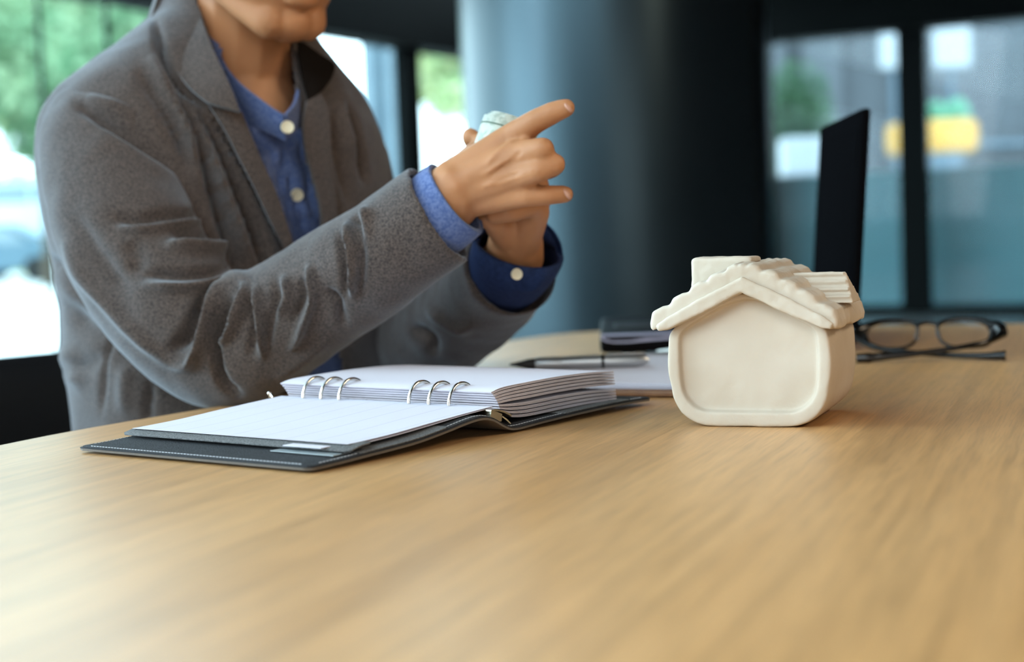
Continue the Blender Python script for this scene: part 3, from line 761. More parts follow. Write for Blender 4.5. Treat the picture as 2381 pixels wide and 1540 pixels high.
bm = bmesh.new(); bm_box(bm, (PL * .84, 0, .0070), (PL * .26, .0032, .0012), 0, .0004); link_bm('pocket_clip', bm, M_steel, pn)
# loose grey sheet at the table edge behind the binder
bm = bmesh.new(); bm_box(bm, (0, 0, .0006), (.21, .148, .001)); o = link_bm('sheet_of_paper', bm, M_paper); q = G(1075, 868, 0); o.location = (q.x - .025, q.y - .075, T); o.rotation_euler = (0, 0, -1.0)
tag(o, 'loose sheet of paper on the table between binder and elbow', 'paper')

# ------------------------------------------------------------------ laptop
LT = empty('laptop', (.094, 1.690, T), -.062); tag(LT, 'open black laptop seen edge-on behind the plaster house', 'laptop')
bm = bmesh.new(); bm_box(bm, (.135, .165, .0155), (.272, .33, .019), 0, .006); link_bm('base', bm, M_lap, LT, .6)
for x in (.03, .24):
    for y in (.03, .3): bm = bmesh.new(); bm_cyl(bm, (x, y, 0), (x, y, .0065), .008); link_bm('foot', bm, M_lap, LT, .6)
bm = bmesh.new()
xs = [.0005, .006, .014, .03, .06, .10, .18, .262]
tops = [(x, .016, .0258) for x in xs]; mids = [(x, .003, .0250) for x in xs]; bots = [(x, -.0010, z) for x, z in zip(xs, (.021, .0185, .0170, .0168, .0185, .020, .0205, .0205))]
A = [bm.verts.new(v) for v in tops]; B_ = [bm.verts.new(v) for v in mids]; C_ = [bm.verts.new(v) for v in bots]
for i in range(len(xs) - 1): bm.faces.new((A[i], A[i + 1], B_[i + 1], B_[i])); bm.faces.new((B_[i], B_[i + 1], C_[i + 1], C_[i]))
link_bm('painted_reflection', bm, M_edge_reflection, LT, .9)  # pale lilac band paints in the reflection along the base's near edge
bm = bmesh.new()
for i in range(5):
    for j in range(13): bm_box(bm, (.10 + i * .019, .05 + j * .0192, .0262), (.016, .0165, .0022), 0, .0008)
tag(link_bm('keyboard_keys', bm, M_lap, LT), kind='stuff')
bm = bmesh.new(); bm_box(bm, (.045, .165, .0254), (.06, .09, .0012), 0, .0004); link_bm('touchpad', bm, mat('touchpad', (.02, .02, .022), .35), LT)
# lid leaning back a little: thin slab with rounded corners
lean = math.atan2(.376 - .359, .253 - .03)
LM = Matrix.Translation((.268, .165, .026)) @ Matrix.Rotation(lean, 4, 'Y')
bm = bmesh.new(); bm_box(bm, (0, 0, .1145), (.0095, .332, .229), 0, .004, LM); link_bm('lid', bm, M_screen, LT, .6)
bm = bmesh.new(); bm_box(bm, (-.0051, 0, .117), (.0006, .300, .19), 0, 0, LM); link_bm('screen', bm, M_screen, LT)
bm = bmesh.new(); bm_cyl(bm, (.270, .03, .024), (.270, .30, .024), .006); link_bm('hinge', bm, M_lap, LT, .6)

# ------------------------------------------------------------------ glasses
GL = empty('eyeglasses', (.415, 1.585, T), 0)
tag(GL, 'folded black-rimmed eyeglasses lying on the table right of the plaster house', 'glasses')
fx = Vector((.498 - .362, 1.598 - 1.632, 0)).normalized(); fy = Vector((-fx.y, fx.x, 0))
tilt = math.radians(38)
up = (Vector((0, 0, 1)) * math.cos(tilt) + fy * math.sin(tilt)).normalized()
def gp(x, h, d=0.0):
    """frame coordinates: x along the front, h up the lens, d wrap towards the wearer"""
    wrap = (x / .07) ** 2 * .008
    return fx * x + up * h - fy * (wrap + d) + Vector((0, 0, .008))
def lens_outline(sg):
    P = [(.010, .026), (.018, .0315), (.034, .0335), (.050, .032), (.060, .027), (.0625, .018), (.058, .006), (.048, .001), (.030, .0), (.018, .003), (.011, .012)]
    return [(sg * x, h) for x, h in P]
for sg in (-1, 1):
    o2 = spline([(x, h, 0) for x, h in lens_outline(sg)], 48, True)
    pts = [gp(x, h) for x, h, _ in o2]
    bm = bmesh.new(); rr = []
    for x, h, _ in o2: rr.append(.0017 + .0022 * max(0, abs(x) / .0625 - .72) * 3 + (.0006 if h > .024 else 0))
    bm_tube(bm, pts, rr, 10, True); link_bm('rim', bm, M_acetate, GL, .8)
    bm = bmesh.new(); vc = [gp(x * .985 + sg * .0005, h * .97 + .0005) for x, h, _ in o2]
    c0 = gp(sg * .036, .0165, -.0035); cv = bm.verts.new(c0); r1 = [bm.verts.new(v) for v in vc]; r2 = [bm.verts.new(v.lerp(c0, .5) + fy * .0009) for v in vc]
    for k_ in range(48): bm.faces.new((r1[k_], r1[(k_ + 1) % 48], r2[(k_ + 1) % 48], r2[k_])); bm.faces.new((r2[k_], r2[(k_ + 1) % 48], cv))
    link_bm('lens', bm, M_lens, GL, 2)
    bm = bmesh.new(); bm_tube(bm, [gp(sg * .059, .026), gp(sg * .066, .024), gp(sg * .070, .021, .002), gp(sg * .0715, .017, .008)], [.0050, .0066, .0066, .005], 10); link_bm('end_piece', bm, M_acetate, GL, .8)
    bm = bmesh.new(); bm_ball(bm, gp(sg * .0115, .014, .006), (.0022, .0022, .005), 2); bm_tube(bm, [gp(sg * .011, .018), gp(sg * .0115, .015, .005)], .0007, 6); link_bm('nose_pad', bm, M_lens, GL, .8)
bm = bmesh.new(); bm_tube(bm, [gp(-.0115, .026), gp(-.006, .0295), gp(0, .0305), gp(.006, .0295), gp(.0115, .026)], [.0022, .0022, .0023, .0022, .0022], 10); link_bm('bridge', bm, M_acetate, GL, .8)
for sg in (1, -1):
    h0 = gp(sg * .0715, .016, .008)
    if sg > 0: tgt = [h0, Vector((h0.x - .030, h0.y - .030, .0150)), Vector((h0.x - .085, h0.y - .036, .0088)), Vector((h0.x - .125, h0.y - .030, .0058)), Vector((h0.x - .150, h0.y - .024, .004))]
    else: tgt = [h0, Vector((h0.x + .020, h0.y - .026, .0100)), Vector((h0.x + .065, h0.y - .060, .0055)), Vector((h0.x + .100, h0.y - .084, .0045)), Vector((h0.x + .118, h0.y - .094, .0050)), Vector((h0.x + .122, h0.y - .096, .0050))]
    sp = spline([tuple(v) for v in tgt], 30)
    bm = bmesh.new(); bm_tube(bm, [tuple(v) for v in sp], [.0042 - .0016 * math.sin(PI * min(1, i_ / 22)) + (.0008 if i_ > 24 else 0) for i_ in range(30)], 8); link_bm('temple', bm, M_acetate, GL, .8)

# ------------------------------------------------------------------ office chair and person
FV = Vector((.69, -.724, 0)).normalized()          # the way the chest faces
SV = Vector((-FV.y, FV.x, 0))                      # towards the person's left shoulder
TC = Vector((-.278, 1.600, 0))                     # middle of the torso
CHR = empty('office_chair', (TC.x - FV.x * .06, TC.y - FV.y * .06, 0), math.atan2(FV.y, FV.x))
tag(CHR, 'black leather office chair behind the seated person', 'chair')
bm = bmesh.new(); bm_box(bm, (-.0, 0, .43), (.46, .50, .09), 0, .03); link_bm('seat', bm, M_chair, CHR, .6)
rows = []
for z in (.46, .55, .66, .735, .752):
    rows.append([Vector((-.235 - .045 * (1 - (y / .27) ** 2) + (.0 if z < .74 else -.01), y, z - (.02 if z > .7 and abs(y) > .2 else 0))) for y in (-.27, -.2, -.1, 0, .1, .2, .27)])
V, F = patch(rows, 24, 32); o = link_mesh('backrest', V, F, M_chair, CHR, .8); solidify(o, .05, 0); b_ = o.modifiers.new('b', 'BEVEL'); b_.width = .018; b_.segments = 3; bake_mods(o); sharp(o.data, .8)
bm = bmesh.new(); bm_cyl(bm, (0, 0, .1), (0, 0, .39), .03); link_bm('gas_lift', bm, M_black, CHR, .6)
for k_ in range(5):
    a_ = k_ * 2 * PI / 5 + .3; bm = bmesh.new(); bm_tube(bm, [(0, 0, .11), (.28 * math.cos(a_), .28 * math.sin(a_), .075)], [.03, .018], 10); lg = link_bm('leg', bm, M_black, CHR, .6)
    bm = bmesh.new(); bm_ball(bm, (.28 * math.cos(a_), .28 * math.sin(a_), .032), (.032, .032, .032), 2); link_bm('caster', bm, M_black, lg, .8)
bm = bmesh.new(); bm_tube(bm, [(-.10, 0, .38), (-.25, 0, .40), (-.30, 0, .50), (-.29, 0, .60)], .022, 10); link_bm('back_bracket', bm, M_black, CHR, .6)

PE = empty('person', (0, 0, 0))
tag(PE, 'seated person in a grey-brown wool jacket and blue shirt holding rolled banknotes', 'person')

# torso rings: z above the table, forward offset, half width, half depth
RINGS = [(-.30, .02, .185, .150), (-.20, .012, .176, .140), (-.10, .002, .168, .130), (0.0, -.004, .166, .126), (.08, -.004, .172, .127), (.15, -.002, .182, .128), (.21, 0, .190, .124),
         (.255, .002, .190, .116), (.290, .004, .172, .102), (.318, .006, .138, .086), (.342, .010, .102, .074), (.362, .014, .076, .064), (.385, .018, .064, .058)]
def torso(nu, nv, inset=0.0, ztop=None, front_in=0.0):
    R_ = spline(RINGS, nu); V = []
    for z, fo, aw, bd in R_:
        for k_ in range(nv):
            th = 2 * PI * k_ / nv; c_, s_ = math.cos(th), math.sin(th)
            e = 2.35; rr_ = (abs(c_) ** e + abs(s_) ** e) ** (-1 / e)
            fwd = (bd - inset) * c_ * rr_; lat = (aw - inset) * s_ * rr_
            if c_ > 0: fwd -= front_in
            # back of the jacket hangs fuller than the chest
            zz = z
            if lat > 0:
                lat *= .90
                zz = z - (.024 * (lat / .17) ** 2 if z > .16 else .024 * (lat / .17) ** 2 * max(0, (z + .05) / .21))
            p = TC + FV * (fwd + fo) + SV * lat; V.append((p.x, p.y, T + zz))
    return np.array(V), grid_faces(nu, nv, True)
SHIRT_OPEN = [(430, -200), (452, 0), (474, 70), (502, 140), (528, 205), (552, 262), (570, 330), (605, 400), (645, 500), (684, 612), (700, 640), (760, 600), (752, 530), (750, 470), (732, 400), (714, 330), (706, 270), (702, 225), (692, 150), (686, 110), (686, -200)]
LOW_OPEN = [(684, 612), (700, 800), (720, 1000), (850, 1000), (800, 830), (745, 560)]
V, F = torso(170, 260)
P = project(V); vd = CAMP - V
front = ((V - np.array([TC.x, TC.y, 0]))[:, :2] @ np.array([FV.x, FV.y])) > -.01
ins = (in_poly(P, SHIRT_OPEN) | in_poly(P, LOW_OPEN)) & front
F = [f for f in F if not all(ins[i] for i in f)]
jk = link_mesh('jacket', V, F, M_jacket, PE)
def orient(o, centre):
    me = o.data; c = Vector(centre); s_ = 0
    for p_ in list(me.polygons)[::37]: s_ += 1 if p_.normal.dot(p_.center - Vector((c.x, c.y, p_.center.z))) > 0 else -1
    if s_ < 0: me.flip_normals()
orient(jk, TC)
jk_strokes = [
    ([(395, 190), (440, 260), (470, 330), (492, 420), (525, 540), (545, 640)], 13, -9),
    ([(425, 220), (465, 300), (500, 390), (545, 500), (585, 610)], 11, 6),
    ([(470, 250), (520, 350), (560, 450), (600, 560), (625, 660)], 11, -8),
    ([(487, 246), (540, 330), (590, 420), (640, 520), (672, 600)], 6, -7),
    ([(502, 246), (553, 330), (603, 420), (652, 520), (682, 590)], 7, 5),
    ([(350, 130), (400, 210), (440, 300), (455, 380)], 14, 4),
    ([(320, 160), (370, 240), (415, 320), (440, 400)], 14, -5),
    ([(800, 235), (825, 300), (842, 380), (850, 430)], 8, -6),
    ([(800, 210), (800, 280), (820, 360)], 14, 3),
    ([(780, 240), (775, 300), (790, 380), (810, 470)], 12, -3.5),
    ([(760, 130), (748, 170), (735, 205)], 8, 4),
    ([(150, 700), (200, 760), (260, 800), (330, 850)], 20, -5),
    ([(250, 730), (246, 800), (242, 880), (235, 960)], 6, -2.5),
    ([(110, 600), (150, 640), (200, 690), (260, 740)], 12, -9),
    ([(362, 50), (380, 130), (412, 185), (482, 246)], 9, -8),
    ([(160, 800), (170, 860), (190, 900)], 20, 4), ([(150, 860), (200, 850), (240, 830)], 14, -3),
    ([(350, 890), (345, 940), (340, 990)], 10, -4), ([(300, 850), (290, 900), (295, 960)], 18, 3),
]
sculpt(jk, jk_strokes, .15, .0032, 11)
solidify(jk, .0045, -1); bake_mods(jk); sharp(jk.data, 1.0)

# shirt
V, F = torso(120, 180, .016, None, .004)
P = project(V)
NECK = [(440, -200), (500, 60), (514, 175), (556, 232), (602, 266), (645, 288), (668, 296), (686, 266), (699, 218), (710, 150), (700, -200)]
ins = in_poly(P, NECK) & (((V - np.array([TC.x, TC.y, 0]))[:, :2] @ np.array([FV.x, FV.y])) > .0)
F = [f for f in F if not all(ins[i] for i in f)]
shr = link_mesh('shirt', V, F, M_shirt, PE); orient(shr, TC)
sculpt(shr, [([(556, 330), (600, 420), (640, 520), (670, 610)], 9, -6), ([(585, 330), (620, 410), (655, 500), (685, 600)], 8, 4), ([(645, 320), (668, 400), (690, 480), (715, 570)], 5, -3.5), ([(622, 320), (645, 400), (665, 480), (690, 580)], 6, -3),
             ([(690, 310), (708, 380), (722, 450), (728, 530)], 6, -3), ([(700, 480), (722, 500), (735, 520)], 8, 3), ([(600, 290), (630, 330), (650, 380)], 8, 2)], .1, .002, 16)
solidify(shr, .0012, -1); bake_mods(shr); sharp(shr.data, 1.0)
def hit(o, px, py):
    """first point of a mesh on the sight line of a photograph position"""
    me = o.data; r = ray(px, py).normalized(); org = Vector((0, 0, T + CH))
    ok, loc, nor, idx = o.ray_cast(org, r); return (loc, nor) if ok else (None, None)
bpy.context.view_layer.update()
tors = link_mesh('form', *torso(120, 180), None); bpy.context.view_layer.update()
def on_torso(px, py, lift, dflt):
    loc, nor = hit(tors, px, py)
    if loc is None: return D(px, py, dflt)
    return loc + (Vector(CAMP) - loc).normalized() * lift
def strip(name, up_px, lo_px, lu, ll, m, par, t=.0022, n=40, dflt=1.5, off=0, ypx=None):
    """band of cloth lying on the trunk: lu / ll are the heights (mm) above it along the two edges"""
    rows = []
    for f_ in (0, .5, 1):
        row = []
        for (a_, b_, l0, l1, k_) in zip(up_px, lo_px, lu, ll, range(99)):
            x, y = a_[0] + (b_[0] - a_[0]) * f_, a_[1] + (b_[1] - a_[1]) * f_
            lf = (l0 + (l1 - l0) * f_ + (1.5 if f_ == .5 else 0)) * .001
            yd = None if ypx is None else ypx[k_]
            row.append(D(x, y, yd - lf) if yd else on_torso(x, y, lf, dflt))
        rows.append(row)
    V, F = patch(rows, 14, n); o = link_mesh(name, V, F, m, par)
    v0 = Vector(V[len(V) // 2])
    if o.data.polygons[len(F) // 2].normal.dot(Vector(CAMP) - v0) < 0: o.data.flip_normals()
    solidify(o, t, off); bake_mods(o); sharp(o.data, .9); return o
# band collar of the shirt
strip('collar_band', [(505, 60), (512, 130), (548, 185), (600, 228), (640, 257), (660, 267)], [(495, 120), (512, 215), (542, 260), (592, 292), (634, 312), (666, 326)],
      [6, 6, 6, 6, 5, 4], [-4, -6, -8, -9, -9, -9], M_shirt, shr, .0030, 50, 1.50, 0, [1.545, 1.525, 1.507, 1.492, 1.482, 1.479])
strip('collar_band', [(702, 110), (700, 165), (692, 210), (684, 240), (664, 266)], [(716, 170), (712, 220), (706, 266), (694, 296), (668, 320)],
      [6, 6, 6, 5, 4], [-4, -6, -8, -9, -9], M_shirt, shr, .0030, 40, 1.52, 0, [1.60, 1.565, 1.535, 1.512, 1.481])
def button(px, py, par, surf, rad=.0062, col=M_button, fb=None):
    loc, nor = hit(surf, px, py) if surf else (None, None)
    if loc is None or (fb and abs(loc.y - fb) > .08): loc = D(px, py, fb or 1.46); nor = Vector((.35, -.9, .1)).normalized()
    nor = (nor + (Vector(CAMP) - loc).normalized() * .6).normalized()
    bm = bmesh.new(); M = Matrix.Translation(loc + nor * .0015) @ nor.to_track_quat('Z', 'Y').to_matrix().to_4x4()
    bmesh.ops.create_cone(bm, cap_ends=True, segments=28, radius1=rad, radius2=rad * .92, depth=.0026, matrix=M)
    fc = [f for f in bm.faces if f.normal.dot(nor) > .9 and len(f.verts) > 8]
    r = bmesh.ops.inset_region(bm, faces=fc, thickness=rad * .25); 
    for f in fc:
        for v in f.verts: v.co -= nor * .0006
    o = link_bm('button', bm, col, par, .5)
    return o
button(668, 296, shr, None, .0062, M_button, 1.466); button(690, 453, shr, shr, .0064)

# jacket collar and lapels
strip('collar', [(430, -110), (440, -40), (455, 5), (476, 65), (500, 125), (528, 185), (545, 225), (558, 262)], [(400, -80), (380, -10), (374, 60), (388, 120), (410, 165), (438, 202), (464, 226), (486, 242)],
      [10, 10, 10, 10, 9, 8, 8, 8], [16, 16, 15, 15, 14, 13, 10, 9], M_jacket, jk, .0045, 60, 1.5, 0, [1.61, 1.575, 1.540, 1.508, 1.486, 1.468, 1.459, 1.455])
strip('lapel', [(560, 262), (580, 310), (608, 375), (642, 452), (668, 530), (692, 612)], [(486, 246), (522, 302), (554, 366), (590, 436), (630, 520), (676, 606)],
      [10, 10, 9, 9, 8, 7], [9, 7, 7, 7, 7, 7], M_jacket, jk, .004, 60, 1.45, 0)
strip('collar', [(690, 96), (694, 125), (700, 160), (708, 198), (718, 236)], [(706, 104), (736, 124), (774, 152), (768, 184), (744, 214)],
      [12, 12, 11, 10, 9], [16, 20, 20, 17, 13], M_far_collar, jk, .0045, 40, 1.6, 0)
strip('lapel', [(712, 236), (704, 285), (708, 340), (724, 405), (742, 475), (752, 560)], [(744, 218), (762, 264), (766, 332), (772, 402), (780, 472), (782, 560)],
      [9, 8, 8, 8, 8, 8], [11, 9, 8, 7, 7, 7], M_jacket, jk, .004, 50, 1.53, 0)
# collar round the back of the neck
rows = []
for dz, dr in ((.338, .066), (.375, .058), (.392, .060), (.378, .068), (.350, .078)):
    row = []
    for k_ in range(9):
        a_ = math.radians(100 + 160 * k_ / 8); p_ = TC + FV * (math.cos(a_) * dr + .016) + SV * (math.sin(a_) * dr * 1.05); row.append(Vector((p_.x, p_.y, T + dz)))
    rows.append(row)
V, F = patch(rows, 20, 40); o = link_mesh('collar', V, F, M_jacket, jk, .9); solidify(o, .004, 0); bake_mods(o); sharp(o.data, .9)

bpy.data.objects.remove(tors)
# sleeves: centre line (photo x, y, distance, radius)
def tube_sleeve(name, ctrl, m, par, nu=220, nv=110, hollow=.05, flat=1.0, strokes=(), bump=.003, vox=.0026, endcap_tilt=None, smooth=6):
    ct = [tuple(D(x, y, Y)) + (r,) for x, y, Y, r in ctrl]
    S = spline(ct, nu); V = []; up = None; frames = []
    Pn = [Vector(s[:3]) for s in S]
    for i in range(nu):
        t_ = (Pn[min(i + 3, nu - 1)] - Pn[max(i - 3, 0)]).normalized()
        if endcap_tilt and i > nu * .93: t_ = t_.lerp(endcap_tilt, (i - nu * .93) / (nu * .07)).normalized()
        if up is None: up = Vector((0, 0, 1)) if abs(t_.z) < .8 else Vector((0, 1, 0))
        up = (up - t_ * up.dot(t_)).normalized(); sd = t_.cross(up); frames.append((t_, up, sd))
        r = S[i][3]
        for k_ in range(nv):
            a_ = 2 * PI * k_ / nv; V.append(Pn[i] + (up * math.cos(a_) + sd * math.sin(a_) * flat) * r)
    F = grid_faces(nu, nv, True)
    # inner wall running back from the cuff
    base = len(V); nin = 14
    for q in range(nin):
        i = nu - 1 - int(q / (nin - 1) * hollow * nu); t_, up, sd = frames[i]; r = S[i][3] - .0042 - (.0 if q < nin - 1 else 0)
        for k_ in range(nv):
            a_ = 2 * PI * k_ / nv; V.append(Pn[i] + (up * math.cos(a_) + sd * math.sin(a_) * flat) * r)
    F += [(base + i * nv + j, base + i * nv + (j + 1) % nv, base + (i + 1) * nv + (j + 1) % nv, base + (i + 1) * nv + j) for i in range(nin - 1) for j in range(nv)]
    F += [((nu - 1) * nv + j, (nu - 1) * nv + (j + 1) % nv, base + (j + 1) % nv, base + j) for j in range(nv)]
    F.append(tuple(range(nv))); F.append(tuple(base + (nin - 1) * nv + j for j in range(nv)))
    o = link_mesh(name, V, F, m, par)
    if vox:
        md = o.modifiers.new('r', 'REMESH'); md.mode = 'VOXEL'; md.voxel_size = vox
        md = o.modifiers.new('s', 'SMOOTH'); md.factor = .5; md.iterations = smooth
        bake_mods(o)
    sculpt(o, strokes, .1, bump, 13)
    for p_ in o.data.polygons: p_.use_smooth = True
    return o
RS = [(240, 262, 1.505, .046), (236, 300, 1.495, .053), (242, 360, 1.475, .058), (268, 470, 1.445, .061), (322, 600, 1.420, .062), (405, 715, 1.400, .060), (492, 796, 1.388, .056), (580, 796, 1.372, .053), (668, 738, 1.355, .050),
      (770, 668, 1.337, .048), (890, 588, 1.310, .0460), (955, 543, 1.303, .0450), (1022, 498, 1.297, .0440)]
rs_strokes = [
    ([(180, 246), (255, 282), (330, 328), (420, 388), (450, 420)], 13, -9), ([(200, 225), (280, 255), (360, 300), (440, 370)], 15, 4),
    ([(262, 505), (320, 512), (385, 500), (482, 505)], 12, -4), ([(275, 528), (330, 532), (385, 528), (482, 509)], 9, 4),
    ([(330, 636), (440, 640), (500, 632), (540, 618)], 12, -5), ([(330, 662), (420, 672), (500, 665), (575, 640)], 10, 6),
    ([(385, 571), (450, 580), (510, 585), (545, 604)], 12, 7), ([(400, 545), (470, 552), (530, 570)], 10, -4),
    ([(575, 650), (530, 680), (500, 720), (480, 775), (465, 815), (438, 848), (405, 852)], 10, 7),
    ([(480, 690), (450, 760), (420, 800), (395, 815)], 15, -8),
    ([(540, 700), (508, 755), (502, 826), (520, 888), (552, 915)], 9, -14),
    ([(573, 662), (577, 695), (535, 775), (512, 800)], 8, 8), ([(545, 730), (535, 760), (522, 785)], 6, -10),
    ([(598, 665), (606, 750), (612, 830)], 8, 5.5), ([(585, 690), (590, 760), (585, 830)], 9, -4),
    ([(640, 650), (640, 700), (625, 770), (622, 830)], 10, -4), ([(660, 640), (668, 690), (640, 740)], 10, 4),
    ([(718, 618), (730, 688), (700, 765), (678, 808)], 8, 6.5), ([(700, 650), (700, 700), (680, 750)], 9, -4),
    ([(805, 520), (822, 600), (819, 688)], 7, 6), ([(785, 540), (800, 620), (802, 690)], 8, -4.5),
    ([(757, 674), (785, 705), (798, 757)], 9, -5), ([(838, 560), (842, 620), (836, 690)], 9, -3),
    ([(852, 480), (846, 520), (850, 560)], 12, 4), ([(820, 500), (835, 520), (845, 560)], 12, -4),
    ([(150, 560), (190, 640), (260, 720), (330, 790), (400, 850)], 14, 4), ([(170, 500), (230, 600), (300, 690)], 22, -3),
    ([(300, 560), (320, 600), (310, 640)], 22, -3), ([(640, 880), (700, 840), (760, 790)], 16, 2),
]
slr = tube_sleeve('sleeve', RS, M_jacket, jk, strokes=rs_strokes, hollow=.10, endcap_tilt=(D(1085, 462, 1.29) - D(1010, 508, 1.295)).normalized())
LS = [(772, 322, 1.735, .046), (792, 365, 1.728, .050), (806, 450, 1.710, .052), (835, 570, 1.690, .053), (880, 690, 1.668, .053), (945, 782, 1.640, .050), (1010, 780, 1.590, .048), (1085, 722, 1.520, .047), (1150, 660, 1.450, .046), (1192, 622, 1.405, .044)]
sll = tube_sleeve('sleeve', LS, M_jacket, jk, strokes=[([(850, 330), (872, 380), (880, 430)], 8, -4), ([(1000, 720), (1060, 760), (1100, 760)], 12, 4), ([(960, 760), (1000, 790), (1010, 830)], 12, -5)], hollow=.08)

# shirt cuffs
def cuff(ctrl, m, par, flat, tilt=None, strokes=(), name='shirt_cuff'):
    o = tube_sleeve(name, ctrl, m, par, 60, 90, .72, flat, strokes, .0012, None, tilt, 3); return o
cf = cuff([(965, 535, 1.302, .034), (1000, 510, 1.297, .0350), (1030, 487, 1.293, .0350), (1060, 462, 1.289, .0342)], M_shirt, shr, 1.0, (D(1130, 412, 1.284) - D(1056, 466, 1.29)).normalized(), [([(990, 385), (1050, 450), (1110, 535)], 4, -1.5)])
cl_ = cuff([(1150, 662, 1.452, .034), (1175, 638, 1.425, .0365), (1192, 612, 1.400, .0385), (1206, 582, 1.375, .0395)], M_shirt_shade, shr, 1.0, Vector((.22, -.12, .95)).normalized(), [([(1170, 600), (1220, 640), (1270, 610)], 8, -4), ([(1180, 640), (1230, 665), (1270, 640)], 7, 3)])
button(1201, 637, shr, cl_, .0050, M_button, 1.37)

# ---- body: head, neck, arms and hands in one surface
bmB = bmesh.new()
def cap(p0, r0, p1, r1): bm_capsule(bmB, p0, r0, p1, r1)
nb = TC + FV * .022; nb = Vector((nb.x, nb.y, T + .30))
# head frame: faces right of the viewpoint, bowed a little
yaw, pit = math.radians(38), math.radians(14)
HF = (Matrix.Rotation(yaw, 3, 'Z') @ Matrix.Rotation(-pit, 3, 'X').inverted() @ Matrix.Identity(3))
# local axes: -Y is the face, +X the person's left
HFm = (Matrix.Rotation(yaw, 4, 'Z') @ Matrix.Rotation(pit, 4, 'X'))
CHIN = D(694, 97, 1.478)
HO = CHIN - (HFm @ Vector((0, -.088, -.112)))
def hp(x, y, z): return HO + (HFm @ Vector((x, y, z)))
def hball(c, r, sub=3, rot=None):
    M = HFm.to_3x3().to_4x4()
    if rot is not None: M = M @ rot
    bm_ball(bmB, hp(*c), r, sub, M)
hball((0, .012, .030), (.074, .092, .084), 4)            # cranium
hball((0, -.030, -.010), (.064, .066, .075), 4)          # face
hball((0, -.040, -.058), (.056, .052, .048), 3)          # lower face
hball((0, -.066, -.096), (.026, .024, .020), 3)          # chin
for sx in (-1, 1):
    bm_capsule(bmB, hp(sx * .054, -.004, -.060), .017, hp(sx * .020, -.068, -.096), .018)    # jaw line
    hball((sx * .040, -.070, -.030), (.026, .020, .026))  # cheek
    hball((sx * .078, .016, -.012), (.009, .018, .031))   # ear
    hball((sx * .033, -.082, .030), (.022, .010, .007))   # brow
bm_capsule(bmB, hp(0, -.090, .018), .008, hp(0, -.109, -.022), .0115)   # nose
for sx in (-1, 1): hball((sx * .010, -.100, -.028), (.008, .010, .007))
hball((0, -.086, -.047), (.022, .012, .008)); hball((0, -.089, -.060), (.021, .012, .0075)); hball((0, -.088, -.074), (.018, .010, .008))
# neck
nt_ = hp(0, .018, -.050)
for a_, b_, r0, r1 in ((nb, nt_, .056, .053), (nb + Vector((0, 0, -.06)), nb, .075, .057)): cap(a_, r0, b_, r1)
# trunk and arms beneath the clothes
for z0, z1, r0, r1 in ((.20, -.02, .088, .085), (-.02, -.25, .085, .095)): 
    for sd_ in (-1, 1): cap(TC + SV * (.055 * sd_) + Vector((0, 0, T + z0)), r0, TC + SV * (.055 * sd_) + Vector((0, 0, T + z1)), r1)
cap(TC + SV * -.12 + Vector((0, 0, T + .25)), .05, TC + SV * .12 + Vector((0, 0, T + .25)), .05)
def arm(ctrl, rad):
    pts = [D(x, y, Y) for x, y, Y, r in ctrl]
    for i in range(len(pts) - 1): cap(pts[i], rad[i], pts[i + 1], rad[i + 1])
arm([(240, 280, 1.50, 0), (330, 610, 1.418, 0), (490, 800, 1.388, 0)], [.046, .043, .036]); arm([(490, 800, 1.388, 0), (700, 715, 1.352, 0), (1035, 475, 1.290, 0)], [.036, .036, .0265])
arm([(785, 350, 1.73, 0), (850, 600, 1.688, 0), (940, 775, 1.642, 0)], [.044, .040, .036]); arm([(940, 775, 1.642, 0), (1060, 740, 1.54, 0), (1196, 600, 1.385, 0)], [.036, .034, .026])
# right hand
def chain(pts, rs):
    w = [D(*p) for p in pts]
    for i in range(len(w) - 1): cap(w[i], rs[i], w[i + 1], rs[i + 1])
    return w
chain([(1035, 475, 1.290), (1062, 440, 1.284)], [.0265, .0255])
for a_, k_, r0, r1 in (((1070, 408, 1.283), (1186, 322, 1.275), .0165, .0118), ((1075, 425, 1.278), (1205, 362, 1.262), .0170, .0120), ((1080, 442, 1.280), (1198, 412, 1.262), .0170, .0118), ((1088, 462, 1.286), (1172, 458, 1.272), .0160, .0115)):
    w0, w1 = D(*a_), D(*k_); cap(w0, r0, w1, r1)
for f_ in ([(1090, 400, 1.284), (1180, 350, 1.276)], [(1100, 420, 1.28), (1190, 400, 1.27)], [(1100, 450, 1.284), (1180, 440, 1.274)]):
    cap(D(*f_[0]), .016, D(*f_[1]), .0125)
chain([(1186, 322, 1.275), (1246, 282, 1.262), (1286, 262, 1.258), (1316, 251, 1.256)], [.0118, .0098, .0090, .0076])
chain([(1205, 362, 1.262), (1262, 346, 1.246), (1264, 352, 1.272), (1236, 362, 1.288)], [.0120, .0092, .0086, .0078])
chain([(1198, 412, 1.262), (1250, 398, 1.248), (1290, 382, 1.250), (1280, 392, 1.276), (1252, 402, 1.292)], [.0118, .0096, .0088, .0084, .0076])
chain([(1172, 458, 1.272), (1222, 456, 1.262), (1272, 454, 1.262), (1314, 452, 1.268)], [.0115, .0090, .0082, .0072])
chain([(1075, 405, 1.300), (1112, 362, 1.315), (1150, 345, 1.322), (1176, 330, 1.324)], [.0160, .0130, .0105, .0090])     # thumb, behind the roll
